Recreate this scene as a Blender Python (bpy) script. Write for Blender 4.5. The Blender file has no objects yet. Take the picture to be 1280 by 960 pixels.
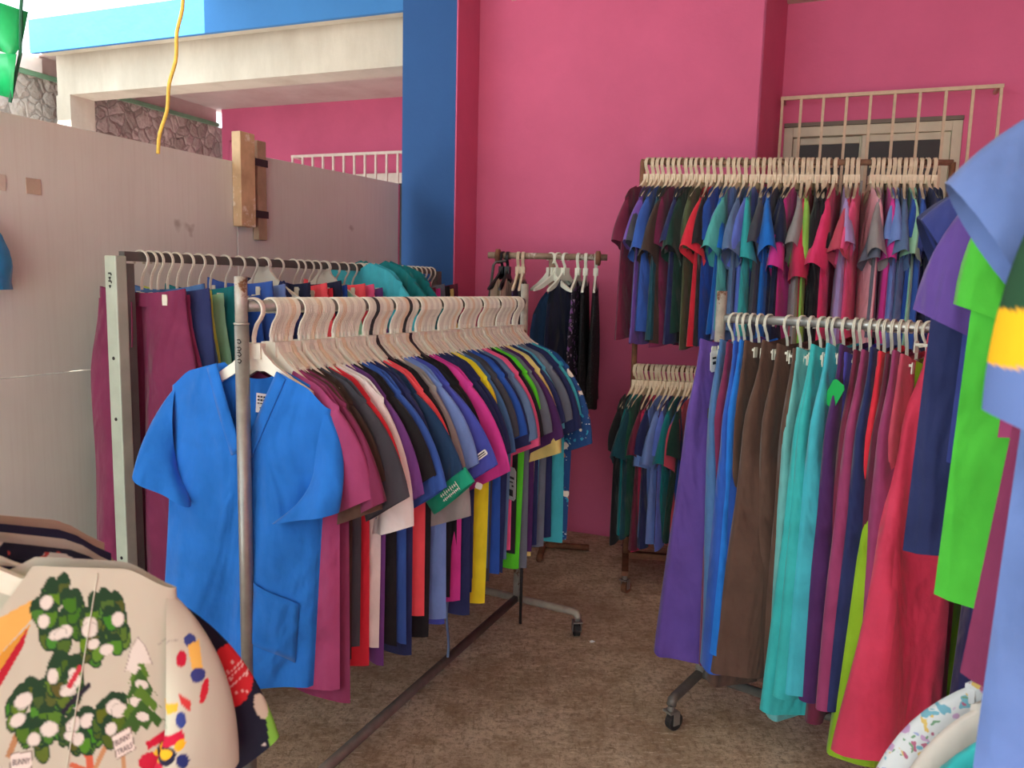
import bpy, math, random
import numpy as np
from mathutils import Vector, Matrix

# ------------------------------------------------------------------ camera, sky, sun, exposure
scene = bpy.context.scene
COL = scene.collection
random.seed(7)
TH, ROLL, CAMH = math.radians(7.3), 0.025, 1.35
cd = bpy.data.cameras.new('camera')
cam = bpy.data.objects.new('camera', cd)
COL.objects.link(cam)
scene.camera = cam
cd.sensor_fit = 'HORIZONTAL'
cd.sensor_width = 36.0
cd.lens = 975.0 / 1280.0 * 36.0
cd.clip_start = 0.05
cd.clip_end = 200
cd.dof.use_dof = True
cd.dof.focus_distance = 2.3
cd.dof.aperture_fstop = 6.5
_f = Vector((0, math.cos(TH), -math.sin(TH)))
_r0 = Vector((1, 0, 0))
_u0 = Vector((0, math.sin(TH), math.cos(TH)))
_r = _r0 * math.cos(ROLL) + _u0 * math.sin(ROLL)
_u = _u0 * math.cos(ROLL) - _r0 * math.sin(ROLL)
_m = Matrix((_r, _u, -_f)).transposed().to_4x4()
_m.translation = Vector((0, 0, CAMH))
cam.matrix_world = _m

scene.view_settings.view_transform = 'Standard'
scene.view_settings.look = 'None'
scene.view_settings.gamma = 1.0
scene.view_settings.use_curve_mapping = False
scene.view_settings.exposure = 1.6

world = bpy.data.worlds.new('overcast_sky')
scene.world = world
world.use_nodes = True
wb = world.node_tree.nodes['Background']
wb.inputs['Color'].default_value = (0.82, 0.95, 1.0, 1)
wb.inputs['Strength'].default_value = 1.25

# facade frame: e runs along the pink wall, n into the wall
YAW = math.radians(21)
NV = np.array((math.sin(YAW), math.cos(YAW)))
EV = np.array((NV[1], -NV[0]))


def fp(e, n, z):
    p = EV * e + NV * n
    return (p[0], p[1], z)


sl = bpy.data.lights.new('sun', 'SUN')
sl.energy = 11.0
sl.angle = 0.01
sl.color = (1.0, 0.99, 0.97)
sun = bpy.data.objects.new('sun', sl)
COL.objects.link(sun)
_el = math.radians(66)
_sd = NV * math.cos(_el)
sun.rotation_euler = Vector((_sd[0], _sd[1], -math.sin(_el))).to_track_quat('-Z', 'Y').to_euler()

# ------------------------------------------------------------------ helpers


def lin(c):
    c = c / 255.0
    return c / 12.92 if c <= 0.04045 else ((c + 0.055) / 1.055) ** 2.4


def rgb(t):
    return (lin(t[0]), lin(t[1]), lin(t[2]), 1.0)


def new_mat(name):
    m = bpy.data.materials.new(name)
    m.use_nodes = True
    return m, m.node_tree.nodes, m.node_tree.links, m.node_tree.nodes['Principled BSDF']


def mapped(nd, lk, scale, coord='Object'):
    tc = nd.new('ShaderNodeTexCoord')
    mp = nd.new('ShaderNodeMapping')
    mp.inputs['Scale'].default_value = scale
    lk.new(tc.outputs[coord], mp.inputs['Vector'])
    return mp.outputs['Vector']


def noise(nd, lk, vec, scale, detail=4.0, rough=0.55):
    n = nd.new('ShaderNodeTexNoise')
    n.inputs['Scale'].default_value = scale
    n.inputs['Detail'].default_value = detail
    n.inputs['Roughness'].default_value = rough
    lk.new(vec, n.inputs['Vector'])
    return n.outputs['Fac']


def ramp(nd, lk, fac, stops):
    r = nd.new('ShaderNodeValToRGB')
    el = r.color_ramp.elements
    el[0].position, el[0].color = stops[0]
    el[1].position, el[1].color = stops[-1]
    for p, c in stops[1:-1]:
        x = el.new(p)
        x.color = c
    lk.new(fac, r.inputs['Fac'])
    return r.outputs['Color']


def mixc(nd, lk, fac, a, b, mode='MIX'):
    m = nd.new('ShaderNodeMix')
    m.data_type = 'RGBA'
    m.blend_type = mode
    for sock, v in ((m.inputs[0], fac), (m.inputs[6], a), (m.inputs[7], b)):
        if hasattr(v, 'links'):
            lk.new(v, sock)
        else:
            sock.default_value = v
    return m.outputs[2]


def bump(nd, lk, bs, h, strength, dist=0.01, prev=None):
    b = nd.new('ShaderNodeBump')
    b.inputs['Strength'].default_value = strength
    b.inputs['Distance'].default_value = dist
    lk.new(h, b.inputs['Height'])
    if prev is not None:
        lk.new(prev, b.inputs['Normal'])
    lk.new(b.outputs['Normal'], bs.inputs['Normal'])
    return b.outputs['Normal']


MATS = {}


def cloth(c):
    """plain woven cotton in one colour"""
    key = ('cloth', tuple(c))
    if key in MATS:
        return MATS[key]
    m, nd, lk, bs = new_mat('cotton_%d_%d_%d' % tuple(c))
    v = mapped(nd, lk, (1, 1, 1))
    base = rgb(c)
    dk = tuple(x * 0.86 for x in base[:3]) + (1,)
    lt = tuple(min(1, x * 1.10 + 0.004) for x in base[:3]) + (1,)
    col = ramp(nd, lk, noise(nd, lk, v, 9, 3), [(0.3, dk), (0.7, lt)])
    lk.new(col, bs.inputs['Base Color'])
    bs.inputs['Roughness'].default_value = 0.82
    bs.inputs['Specular IOR Level'].default_value = 0.25
    bs.inputs['Sheen Weight'].default_value = 0.15
    v2 = mapped(nd, lk, (8, 8, 3.2))
    w1 = nd.new('ShaderNodeTexNoise')
    w1.inputs['Scale'].default_value = 1.0
    w1.inputs['Detail'].default_value = 2.0
    w1.inputs['Distortion'].default_value = 0.8
    lk.new(v2, w1.inputs['Vector'])
    n1 = bump(nd, lk, bs, w1.outputs['Fac'], 0.9, 0.045)
    v3 = mapped(nd, lk, (30, 30, 18))
    n2 = bump(nd, lk, bs, noise(nd, lk, v3, 1.0, 2, 0.5), 0.45, 0.008, n1)
    bump(nd, lk, bs, noise(nd, lk, v, 260, 2), 0.15, 0.002, n2)
    MATS[key] = m
    return m


def vcol_cloth(name):
    key = ('vc', name)
    if key in MATS:
        return MATS[key]
    m, nd, lk, bs = new_mat(name)
    a = nd.new('ShaderNodeVertexColor')
    a.layer_name = 'print'
    lk.new(a.outputs['Color'], bs.inputs['Base Color'])
    bs.inputs['Roughness'].default_value = 0.85
    bs.inputs['Specular IOR Level'].default_value = 0.2
    v = mapped(nd, lk, (12, 12, 6))
    bump(nd, lk, bs, noise(nd, lk, v, 1.0, 3), 0.25, 0.02)
    MATS[key] = m
    return m


def printed(name, base, spots, scale=30, line=None):
    """cotton printed with scattered motifs: voronoi discs of several colours over a base"""
    key = ('pr', name)
    if key in MATS:
        return MATS[key]
    m, nd, lk, bs = new_mat(name)
    v = mapped(nd, lk, (1, 1, 1))
    col = rgb(base)
    for i, (c, sc, th) in enumerate(spots):
        vo = nd.new('ShaderNodeTexVoronoi')
        vo.inputs['Scale'].default_value = scale * sc
        mp = nd.new('ShaderNodeMapping')
        mp.inputs['Location'].default_value = (i * 3.1, i * 1.7, i * 2.3)
        lk.new(v, mp.inputs['Vector'])
        wob = nd.new('ShaderNodeTexNoise')
        wob.inputs['Scale'].default_value = scale * 1.5
        lk.new(mp.outputs['Vector'], wob.inputs['Vector'])
        vv = mixc(nd, lk, 0.06, mp.outputs['Vector'], wob.outputs['Color'], 'ADD')
        lk.new(vv, vo.inputs['Vector'])
        f = ramp(nd, lk, vo.outputs['Distance'], [(th, (1, 1, 1, 1)), (th + 0.03, (0, 0, 0, 1))])
        col = mixc(nd, lk, f, col, rgb(c))
    if line:
        vo = nd.new('ShaderNodeTexVoronoi')
        vo.feature = 'DISTANCE_TO_EDGE'
        vo.inputs['Scale'].default_value = scale * 0.8
        lk.new(v, vo.inputs['Vector'])
        f = ramp(nd, lk, vo.outputs['Distance'], [(0.03, (1, 1, 1, 1)), (0.06, (0, 0, 0, 1))])
        col = mixc(nd, lk, f, col, rgb(line))
    lk.new(col, bs.inputs['Base Color'])
    bs.inputs['Roughness'].default_value = 0.85
    v2 = mapped(nd, lk, (16, 16, 5))
    bump(nd, lk, bs, noise(nd, lk, v2, 1.0, 3, 0.6), 0.5, 0.02)
    MATS[key] = m
    return m


def plain(name, c, rough=0.6, metal=0.0, var=0.0, vs=20, bs_=0.0, sub=None):
    key = ('plain', name)
    if key in MATS:
        return MATS[key]
    m, nd, lk, bs = new_mat(name)
    v = mapped(nd, lk, (1, 1, 1))
    base = rgb(c)
    if var:
        a = tuple(x * (1 - var) for x in base[:3]) + (1,)
        b = tuple(min(1, x * (1 + var)) for x in base[:3]) + (1,)
        col = ramp(nd, lk, noise(nd, lk, v, vs, 5), [(0.3, a), (0.7, b)])
        if sub:
            f = ramp(nd, lk, noise(nd, lk, v, sub[1], 6, 0.7), [(sub[2], (0, 0, 0, 1)), (sub[2] + 0.06, (1, 1, 1, 1))])
            col = mixc(nd, lk, f, col, rgb(sub[0]))
        lk.new(col, bs.inputs['Base Color'])
    else:
        bs.inputs['Base Color'].default_value = base
    bs.inputs['Roughness'].default_value = rough
    bs.inputs['Metallic'].default_value = metal
    if bs_:
        bump(nd, lk, bs, noise(nd, lk, v, vs * 2, 5), bs_, 0.01)
    MATS[key] = m
    return m


def plaster(name, c, stain=None):
    key = ('plaster', name)
    if key in MATS:
        return MATS[key]
    m, nd, lk, bs = new_mat(name)
    v = mapped(nd, lk, (1, 1, 1))
    base = rgb(c)
    a = tuple(x * 0.90 for x in base[:3]) + (1,)
    b = tuple(min(1, x * 1.08) for x in base[:3]) + (1,)
    col = ramp(nd, lk, noise(nd, lk, v, 1.6, 6, 0.6), [(0.3, a), (0.7, b)])
    if stain:
        vs = mapped(nd, lk, (1.2, 1.2, 0.35))
        f = ramp(nd, lk, noise(nd, lk, vs, 2.2, 7, 0.65), [(0.45, (0, 0, 0, 1)), (0.8, (0.8, 0.8, 0.8, 1))])
        col = mixc(nd, lk, f, col, rgb(stain))
    lk.new(col, bs.inputs['Base Color'])
    bs.inputs['Roughness'].default_value = 0.75
    bs.inputs['Specular IOR Level'].default_value = 0.3
    n1 = bump(nd, lk, bs, noise(nd, lk, v, 5, 5), 0.25, 0.03)
    bump(nd, lk, bs, noise(nd, lk, v, 120, 3), 0.10, 0.004, n1)
    MATS[key] = m
    return m


class MB:
    """collects vertices and faces, links them as ONE mesh object"""

    def __init__(self):
        self.v, self.f, self.n = [], [], 0

    def add(self, verts, faces):
        verts = np.asarray(verts, float).reshape(-1, 3)
        self.v.append(verts)
        k = self.n
        self.f += [tuple(i + k for i in q) for q in faces]
        self.n += len(verts)
        return self

    def box(self, c, s, rz=0.0, ax=None):
        cx, cy, cz = c
        hx, hy, hz = s[0] / 2, s[1] / 2, s[2] / 2
        p = np.array([(x, y, z) for x in (-hx, hx) for y in (-hy, hy) for z in (-hz, hz)])
        if rz:
            co, si = math.cos(rz), math.sin(rz)
            p = np.stack((p[:, 0] * co - p[:, 1] * si, p[:, 0] * si + p[:, 1] * co, p[:, 2]), 1)
        p = p + np.array(c)
        return self.add(p, [(0, 1, 3, 2), (4, 6, 7, 5), (0, 4, 5, 1), (2, 3, 7, 6), (0, 2, 6, 4), (1, 5, 7, 3)])

    def fbox(self, e0, e1, n0, n1, z0, z1):
        p = [fp(e, n, z) for e in (e0, e1) for n in (n0, n1) for z in (z0, z1)]
        return self.add(p, [(0, 1, 3, 2), (4, 6, 7, 5), (0, 4, 5, 1), (2, 3, 7, 6), (0, 2, 6, 4), (1, 5, 7, 3)])

    def tube(self, pts, r, nc=12, cap=True, flat=None):
        """swept tube; r a number or a list; flat=(axis, factor) squashes the section along an axis"""
        pts = [np.array(p, float) for p in pts]
        n = len(pts)
        rs = r if hasattr(r, '__len__') else [r] * n
        V = []
        prev = None
        for i in range(n):
            t = pts[min(i + 1, n - 1)] - pts[max(i - 1, 0)]
            t = t / (np.linalg.norm(t) + 1e-9)
            if prev is None:
                a = np.array((0, 0, 1.0)) if abs(t[2]) < 0.9 else np.array((0, 1.0, 0))
                a = a - t * (a @ t)
            else:
                a = prev - t * (prev @ t)
            a /= np.linalg.norm(a)
            prev = a
            b = np.cross(t, a)
            for k in range(nc):
                th = 2 * math.pi * k / nc
                V.append(pts[i] + rs[i] * (a * math.cos(th) + b * math.sin(th)))
        F = []
        for i in range(n - 1):
            for k in range(nc):
                F.append((i * nc + k, i * nc + (k + 1) % nc, (i + 1) * nc + (k + 1) % nc, (i + 1) * nc + k))
        if cap:
            F.append(tuple(range(nc - 1, -1, -1)))
            F.append(tuple((n - 1) * nc + k for k in range(nc)))
        return self.add(V, F)

    def grid(self, P, close_u=False, flip=False):
        """P: (nv, nu, 3) array"""
        nv, nu = P.shape[:2]
        F = []
        for j in range(nv - 1):
            for i in range(nu if close_u else nu - 1):
                i2 = (i + 1) % nu
                q = (j * nu + i, j * nu + i2, (j + 1) * nu + i2, (j + 1) * nu + i)
                F.append(q[::-1] if flip else q)
        return self.add(P.reshape(-1, 3), F)

    def prism(self, outline, y0, y1):
        """outline: list of (x, z); extruded along y"""
        n = len(outline)
        V = [(x, y0, z) for x, z in outline] + [(x, y1, z) for x, z in outline]
        F = [tuple(range(n)), tuple(range(2 * n - 1, n - 1, -1))]
        F += [(i, i + n, (i + 1) % n + n, (i + 1) % n) for i in range(n)]
        return self.add(V, F)

    def mesh(self, name, smooth=False):
        me = bpy.data.meshes.new(name)
        me.from_pydata(np.concatenate(self.v).tolist(), [], self.f)
        if smooth:
            me.polygons.foreach_set('use_smooth', [True] * len(me.polygons))
        me.update()
        return me

    def build(self, name, m, parent=None, smooth=False, bev=0.0):
        me = self.mesh(name, smooth)
        me.materials.append(m)
        o = bpy.data.objects.new(name, me)
        COL.objects.link(o)
        if parent is not None:
            o.parent = parent
        if bev:
            b = o.modifiers.new('b', 'BEVEL')
            b.width = bev
            b.segments = 2
            b.limit_method = 'ANGLE'
        return o


def tag(o, label=None, cat=None, group=None, kind=None):
    if label:
        o['label'] = label
    if cat:
        o['category'] = cat
    if group:
        o['group'] = group
    if kind:
        o['kind'] = kind
    return o


def empty(name, loc, rz=0.0, label=None, cat=None, group=None):
    o = bpy.data.objects.new(name, None)
    o.empty_display_size = 0.05
    o.location = loc
    o.rotation_euler = (0, 0, rz)
    COL.objects.link(o)
    return tag(o, label, cat, group)


def struct(name, mb, m, label=None, **k):
    o = mb.build(name, m, None, **k)
    o['kind'] = 'structure'
    if label:
        o['label'] = label
    return o


# ------------------------------------------------------------------ setting
PINK = plaster('pink_plaster', (212, 102, 140))
BLUE = plaster('blue_plaster', (42, 84, 140))
CREAM = plaster('whitewashed_concrete', (206, 196, 180), (165, 150, 132))
CEILM = plaster('ceiling_plaster', (196, 180, 174), (170, 140, 135))

# concrete floor
m, nd, lk, bs = new_mat('dirty_concrete')
v = mapped(nd, lk, (1, 1, 1))
big = noise(nd, lk, v, 1.7, 7, 0.68)
col = ramp(nd, lk, big, [(0.32, rgb((158, 136, 108))), (0.5, rgb((216, 198, 170))), (0.68, rgb((236, 222, 198)))])
mid = noise(nd, lk, v, 8, 9, 0.75)
f = ramp(nd, lk, mid, [(0.46, (0, 0, 0, 1)), (0.60, (0.85, 0.85, 0.85, 1))])
col = mixc(nd, lk, f, col, rgb((176, 152, 122)))
for k_, (rot_, sc_) in enumerate(((0.4, (14, 70, 1)), (1.5, (60, 12, 1)), (-0.5, (16, 80, 1)))):
    tcn = nd.new('ShaderNodeTexCoord')
    mpn = nd.new('ShaderNodeMapping')
    mpn.inputs['Rotation'].default_value = (0, 0, rot_)
    mpn.inputs['Scale'].default_value = sc_
    lk.new(tcn.outputs['Object'], mpn.inputs['Vector'])
    nz = noise(nd, lk, mpn.outputs['Vector'], 1.0, 4, 0.7)
    if k_ != 1:
        st = ramp(nd, lk, nz, [(0.58, (0, 0, 0, 1)), (0.66, (0.65, 0.65, 0.65, 1))])
        col = mixc(nd, lk, st, col, rgb((244, 230, 204)))
    else:
        st = ramp(nd, lk, nz, [(0.58, (0, 0, 0, 1)), (0.68, (0.7, 0.7, 0.7, 1))])
        col = mixc(nd, lk, st, col, rgb((150, 126, 98)))
fine = noise(nd, lk, v, 45, 8, 0.85)
f2 = ramp(nd, lk, fine, [(0.40, (0.85, 0.85, 0.85, 1)), (0.52, (0, 0, 0, 1))])
col = mixc(nd, lk, f2, col, rgb((146, 124, 98)))
pat = noise(nd, lk, v, 0.9, 3, 0.5)
f3 = ramp(nd, lk, pat, [(0.52, (0, 0, 0, 1)), (0.66, (0.6, 0.6, 0.6, 1))])
col = mixc(nd, lk, f3, col, rgb((148, 126, 104)))
lk.new(col, bs.inputs['Base Color'])
bs.inputs['Roughness'].default_value = 0.88
n1 = bump(nd, lk, bs, mid, 0.6, 0.02)
bump(nd, lk, bs, fine, 0.5, 0.01, n1)
struct('floor', MB().fbox(-2.15, 3.3, -6, 4.6, -0.1, 0.0), m, 'worn brown concrete floor')
struct('yard_ground', MB().fbox(-9, -2.15, -6, 9, -0.12, -0.02), plain('yard_dirt', (150, 146, 140), 0.9, 0, 0.2, 3, 0.3))

struct('wall_back', MB().fbox(-1.95, -0.31, 4.03, 4.35, 0, 3.05), PINK, 'pink plaster wall behind the small clothes stand')
# slanted return between the two walls, window wall with its opening
mb = MB()
p = [fp(-0.32, 4.03, 0), fp(-0.31, 4.03, 0), fp(-0.235, 4.46, 0), fp(-0.32, 4.46, 0)]
q = [(a[0], a[1], 3.05) for a in p]
mb.add(p + q, [(0, 1, 5, 4), (1, 2, 6, 5), (2, 3, 7, 6), (3, 0, 4, 7), (4, 5, 6, 7)])
struct('wall_return', mb, PINK, 'narrow pink return beside the window')
mb = MB()
W0, W1, WZ0, WZ1 = -0.215, 0.612, 1.02, 2.20
mb.fbox(-0.30, W0, 4.45, 4.65, 0, 3.05)
mb.fbox(W1, 3.3, 4.45, 4.65, 0, 3.05)
mb.fbox(W0, W1, 4.45, 4.65, WZ1, 3.05)
mb.fbox(W0, W1, 4.45, 4.65, 0, WZ0)
struct('wall_window', mb, PINK, 'pink wall around the barred window')
struct('lintel', MB().fbox(-0.24, 3.3, 4.06, 4.45, 2.815, 3.05), CREAM)
struct('added_wall_right', MB().fbox(2.4, 2.6, -4.2, 4.45, 0, 3.05), PINK)  # unseen wall, added to block light from the right
# window frame, two sashes, dark panes behind
FR = plain('cream_aluminium', (206, 196, 168), 0.45, 0.0, 0.06, 12)
w = empty('window_1', fp(0.2, 4.47, 1.0))
w['kind'] = 'structure'


def wpart(name, mb, mat):
    o = mb.build(name, mat, None, bev=0.002)
    o.parent = w
    o.matrix_parent_inverse = Matrix.Translation(w.location).inverted()
    return o


mb = MB()
mb.fbox(W0, W0 + 0.045, 4.46, 4.54, WZ0, WZ1)
mb.fbox(W1 - 0.045, W1, 4.46, 4.54, WZ0, WZ1)
mb.fbox(W0 + 0.045, W1 - 0.045, 4.46, 4.54, WZ1 - 0.05, WZ1)
mb.fbox(W0 + 0.045, W1 - 0.045, 4.46, 4.54, WZ0, WZ0 + 0.05)
wpart('window_frame', mb, FR)
for a, b, nn in ((W0 + 0.046, 0.19, 4.50), (0.165, W1 - 0.046, 4.475)):
    mb = MB()
    zt = WZ1 - 0.051
    zb = WZ0 + 0.051
    mb.fbox(a, a + 0.035, nn, nn + 0.022, zb, zt)
    mb.fbox(b - 0.035, b, nn, nn + 0.022, zb, zt)
    mb.fbox(a + 0.035, b - 0.035, nn, nn + 0.022, zt - 0.035, zt)
    mb.fbox(a + 0.035, b - 0.035, nn, nn + 0.022, zb, zb + 0.04)
    wpart('sash', mb, FR)
    g = plain('dark_glass', (44, 38, 35), 0.5)
    wpart('pane', MB().fbox(a + 0.03, b - 0.03, nn + 0.008, nn + 0.014, zb + 0.03, zt - 0.03), g)
wpart('window_handle', MB().fbox(0.172, 0.192, 4.462, 4.474, 1.80, 1.92), plain('grey_latch', (150, 150, 145), 0.4, 0.5))
wpart('head_strip', MB().fbox(W0, W1, 4.44, 4.46, WZ1 - 0.002, WZ1 + 0.018), plain('lintel_grey', (120, 112, 100), 0.8))
struct('dark_window_backing', MB().fbox(-0.3, 0.7, 4.66, 4.7, 0.9, 2.3), plain('unlit_room_shade', (40, 34, 30), 0.9))  # flat board; the unlit room's shade is put into its dark colour


def grille(name, e0, e1, nn, z0, z1, xs, rr, mat, label, wall_n):
    o = empty(name, fp((e0 + e1) / 2, nn, z0), 0, label, 'window grille')
    inv = Matrix.Translation(o.location).inverted()

    def P(nm, mb):
        q = mb.build(nm, mat, o, bev=0.0)
        q.matrix_parent_inverse = inv
    P('frame_bar', MB().fbox(e0, e1, nn - rr, nn + rr, z1 - 2 * rr, z1))
    P('frame_bar', MB().fbox(e0, e1, nn - rr, nn + rr, z0, z0 + 2 * rr))
    for z in (z1 - rr, z0 + rr):
        for e in (e0 + 0.012, e1 - 0.012):
            P('wall_bracket', MB().fbox(e - rr, e + rr, nn + rr, wall_n, z - rr, z + rr))
    for x in xs:
        P('bar', MB().fbox(x - rr * 0.75, x + rr * 0.75, nn - rr * 0.75, nn + rr * 0.75, z0 + 2 * rr, z1 - 2 * rr))


grille('window_grille', -0.235, 0.745, 4.32, 0.98, 2.325, [-0.226, -0.136, -0.031, 0.076, 0.184, 0.291, 0.4, 0.51, 0.622, 0.736], 0.0085,
       plain('beige_grille_paint', (205, 182, 150), 0.6, 0, 0.1, 30), 'beige welded bar grille over the window of the pink wall', 4.452)

# blue column, beam and the open porch behind the grey panels
mb = MB()
mb.fbox(-2.10, -1.79, 3.757, 4.20, 0, 3.05)
col_o = struct('blue_column', mb, BLUE, 'blue painted column beside the pink wall')
# its right flank is painted pink
struct('column_flank', MB().fbox(-1.7899, -1.783, 3.758, 4.03, 0, 3.05), PINK)
struct('blue_beam', MB().fbox(-4.82, -2.10, 3.757, 3.785, 2.745, 2.95), plaster('beam_blue', (60, 122, 184)), 'blue fascia beam over the open porch')
struct('fascia_soffit', MB().fbox(-4.82, -2.10, 3.786, 3.90, 2.765, 2.95), CREAM)
struct('coping_band', MB().fbox(-5.2, -4.96, 3.93, 5.6, 2.67, 2.785), CEILM)
struct('porch_ceiling', MB().fbox(-5.02, -2.0, 3.90, 5.9, 2.785, 2.95), CEILM)
struct('porch_beam', MB().fbox(-4.80, -2.10, 3.93, 4.12, 2.52, 2.785), CREAM)
struct('porch_pillar', MB().fbox(-4.815, -4.69, 3.93, 4.12, 0, 2.52), CREAM)
struct('wall_porch', MB().fbox(-4.905, -1.9, 5.6, 5.8, 0, 2.785), PINK)
struct('wall_side', MB().fbox(-2.10, -1.95, 4.20, 5.6, 0, 2.785), PINK)
# rubble boundary wall
m, nd, lk, bs = new_mat('rubble_stone')
v = mapped(nd, lk, (1, 1, 1))
wob = nd.new('ShaderNodeTexNoise')
wob.inputs['Scale'].default_value = 6
lk.new(v, wob.inputs['Vector'])
vv = mixc(nd, lk, 0.12, v, wob.outputs['Color'], 'ADD')
vo = nd.new('ShaderNodeTexVoronoi')
vo.feature = 'DISTANCE_TO_EDGE'
vo.inputs['Scale'].default_value = 11.0
lk.new(vv, vo.inputs['Vector'])
vc = nd.new('ShaderNodeTexVoronoi')
vc.inputs['Scale'].default_value = 11.0
lk.new(vv, vc.inputs['Vector'])
sepc = nd.new('ShaderNodeSeparateColor')
lk.new(vc.outputs['Color'], sepc.inputs['Color'])
col = ramp(nd, lk, sepc.outputs[0], [(0.0, rgb((158, 148, 138))), (0.5, rgb((184, 174, 164))), (1.0, rgb((204, 194, 184)))])
col = mixc(nd, lk, ramp(nd, lk, noise(nd, lk, v, 22, 6, 0.7), [(0.4, (0, 0, 0, 1)), (0.7, (0.6, 0.6, 0.6, 1))]), col, rgb((140, 128, 116)))
col = mixc(nd, lk, ramp(nd, lk, vo.outputs['Distance'], [(0.0, (1, 1, 1, 1)), (0.05, (0, 0, 0, 1))]), col, rgb((136, 126, 118)))
lk.new(col, bs.inputs['Base Color'])
bs.inputs['Roughness'].default_value = 0.95
n1 = bump(nd, lk, bs, ramp(nd, lk, vo.outputs['Distance'], [(0, (0, 0, 0, 1)), (0.2, (1, 1, 1, 1))]), 0.5, 0.03)
bump(nd, lk, bs, noise(nd, lk, v, 25, 6), 0.5, 0.03, n1)
struct('boundary_wall', MB().fbox(-5.25, -4.95, -1.0, 5.75, -0.05, 2.64), m, 'rubble stone boundary wall')
struct('wall_coping', MB().fbox(-5.28, -4.92, -1.0, 3.92, 2.67, 2.76), plain('white_coping', (226, 216, 208), 0.8, 0, 0.1, 6))
struct('coping_stripe', MB().fbox(-5.27, -4.93, -1.0, 5.6, 2.64, 2.67), plain('green_coping', (110, 150, 120), 0.8, 0, 0.15, 6))
struct('roof', MB().fbox(-3.40, 2.6, -2.6, 4.7, 3.05, 3.15), CREAM)
struct('ceiling', MB().fbox(-1.60, 2.4, -2.6, 4.03, 2.83, 2.95), CREAM)
mb = MB()
mb.tube([fp(-4.73, 5.545, 0), fp(-4.73, 5.545, 2.42), fp(-4.73, 5.55, 2.47), fp(-4.73, 5.552, 2.5)], 0.045, 14)
o = mb.build('drain_pipe', PINK, None, smooth=True)
tag(o, 'pink painted drain pipe on the far porch wall', 'pipe')
WH = plain('white_grille_paint', (226, 216, 205), 0.5, 0, 0.06, 20)
grille('window_grille', -4.09, -2.9, 5.48, 1.3, 2.352, [-4.08 + 0.098 * i for i in range(13)], 0.010, WH,
       'white bar grille on the far porch wall, seen above the grey panels', 5.60)
w = empty('window_2', fp(-3.5, 5.6, 1.2))
w['kind'] = 'structure'
mb = MB()
mb.fbox(-3.9, -2.9, 5.57, 5.60, 2.12, 2.20)
mb.fbox(-3.9, -3.84, 5.57, 5.60, 1.2, 2.12)
wpart('window_frame', mb, WH)
wpart('pane', MB().fbox(-3.84, -2.9, 5.585, 5.598, 1.2, 2.12), plain('dark_glass', (44, 38, 35), 0.5))

# ------------------------------------------------------------------ grey panel fence
m, nd, lk, bs = new_mat('grey_panel_paint')
v = mapped(nd, lk, (1, 1, 1))
col = ramp(nd, lk, noise(nd, lk, v, 1.4, 5, 0.6), [(0.3, rgb((206, 210, 204))), (0.7, rgb((221, 225, 219)))])
vg = mapped(nd, lk, (30, 30, 1.2))
col = mixc(nd, lk, ramp(nd, lk, noise(nd, lk, vg, 3, 3), [(0.45, (0, 0, 0, 1)), (0.75, (0.15, 0.15, 0.15, 1))]), col, rgb((180, 174, 166)))
vsx = mapped(nd, lk, (1, 1, 1))
sp = ramp(nd, lk, noise(nd, lk, vsx, 7, 3, 0.5), [(0.70, (0, 0, 0, 1)), (0.76, (0.5, 0.5, 0.5, 1))])
col = mixc(nd, lk, sp, col, rgb((124, 112, 100)))
lk.new(col, bs.inputs['Base Color'])
bs.inputs['Roughness'].default_value = 0.6
bump(nd, lk, bs, noise(nd, lk, vg, 2, 3), 0.06, 0.006)
GREY = m
FA, FB = np.array((-1.982, 1.0)), np.array((-0.612, 4.174))
FD = (FB - FA) / np.linalg.norm(FB - FA)
FN = np.array((FD[1], -FD[0]))      # towards the shop
FLEN = np.linalg.norm(FB - FA)
FRZ = math.atan2(FD[1], FD[0])
SEAM = np.linalg.norm(np.array((-1.083, 3.083)) - FA)


def fpt(s, off, z):
    q = FA + FD * s + FN * off
    return (q[0], q[1], z)


def fence_panel(s0, s1, z0, z1a, z1b, label, thick=0.018, off=0.0):
    q = [fpt(s, o, z) for s, zt in ((s0, z1a), (s1, z1b)) for o in (off, off - thick) for z in (z0, zt)]
    mb = MB().add(q, [(0, 1, 3, 2), (4, 6, 7, 5), (0, 4, 5, 1), (2, 3, 7, 6), (0, 2, 6, 4), (1, 5, 7, 3)])
    return tag(mb.build('plywood_panel', GREY, None, bev=0.002), label, 'panel')


fence_panel(0.0, SEAM - 0.002, 1.047, 1.795, 1.79, 'big grey painted panel hung beneath the porch, reaching the near end of the fence')
fence_panel(0.0, SEAM - 0.002, 0.0, 1.044, 1.044, 'grey painted lower panel on the floor under a level seam in the fence')
fence_panel(SEAM + 0.002, FLEN - 0.012, 0.0, 1.83, 1.855, 'grey painted panel between the wooden battens and the blue column')
struct('fence_edge', MB().add([fpt(s, o, z) for s in (FLEN - 0.010, FLEN) for o in (0.0, -0.018) for z in (0, 1.85)],
       [(0, 1, 3, 2), (4, 6, 7, 5), (0, 4, 5, 1), (2, 3, 7, 6), (0, 2, 6, 4), (1, 5, 7, 3)]), PINK)
WOOD = plain('bare_wood', (196, 168, 132), 0.75, 0, 0.2, 14, 0.2, sub=((226, 218, 200), 9, 0.56))
WOOD2 = plain('weathered_wood', (168, 144, 120), 0.8, 0, 0.2, 14, 0.2)


def fence_box(s0, s1, o0, o1, z0, z1):
    q = [fpt(s, o, z) for s in (s0, s1) for o in (o0, o1) for z in (z0, z1)]
    return MB().add(q, [(0, 1, 3, 2), (4, 6, 7, 5), (0, 4, 5, 1), (2, 3, 7, 6), (0, 2, 6, 4), (1, 5, 7, 3)])


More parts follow.
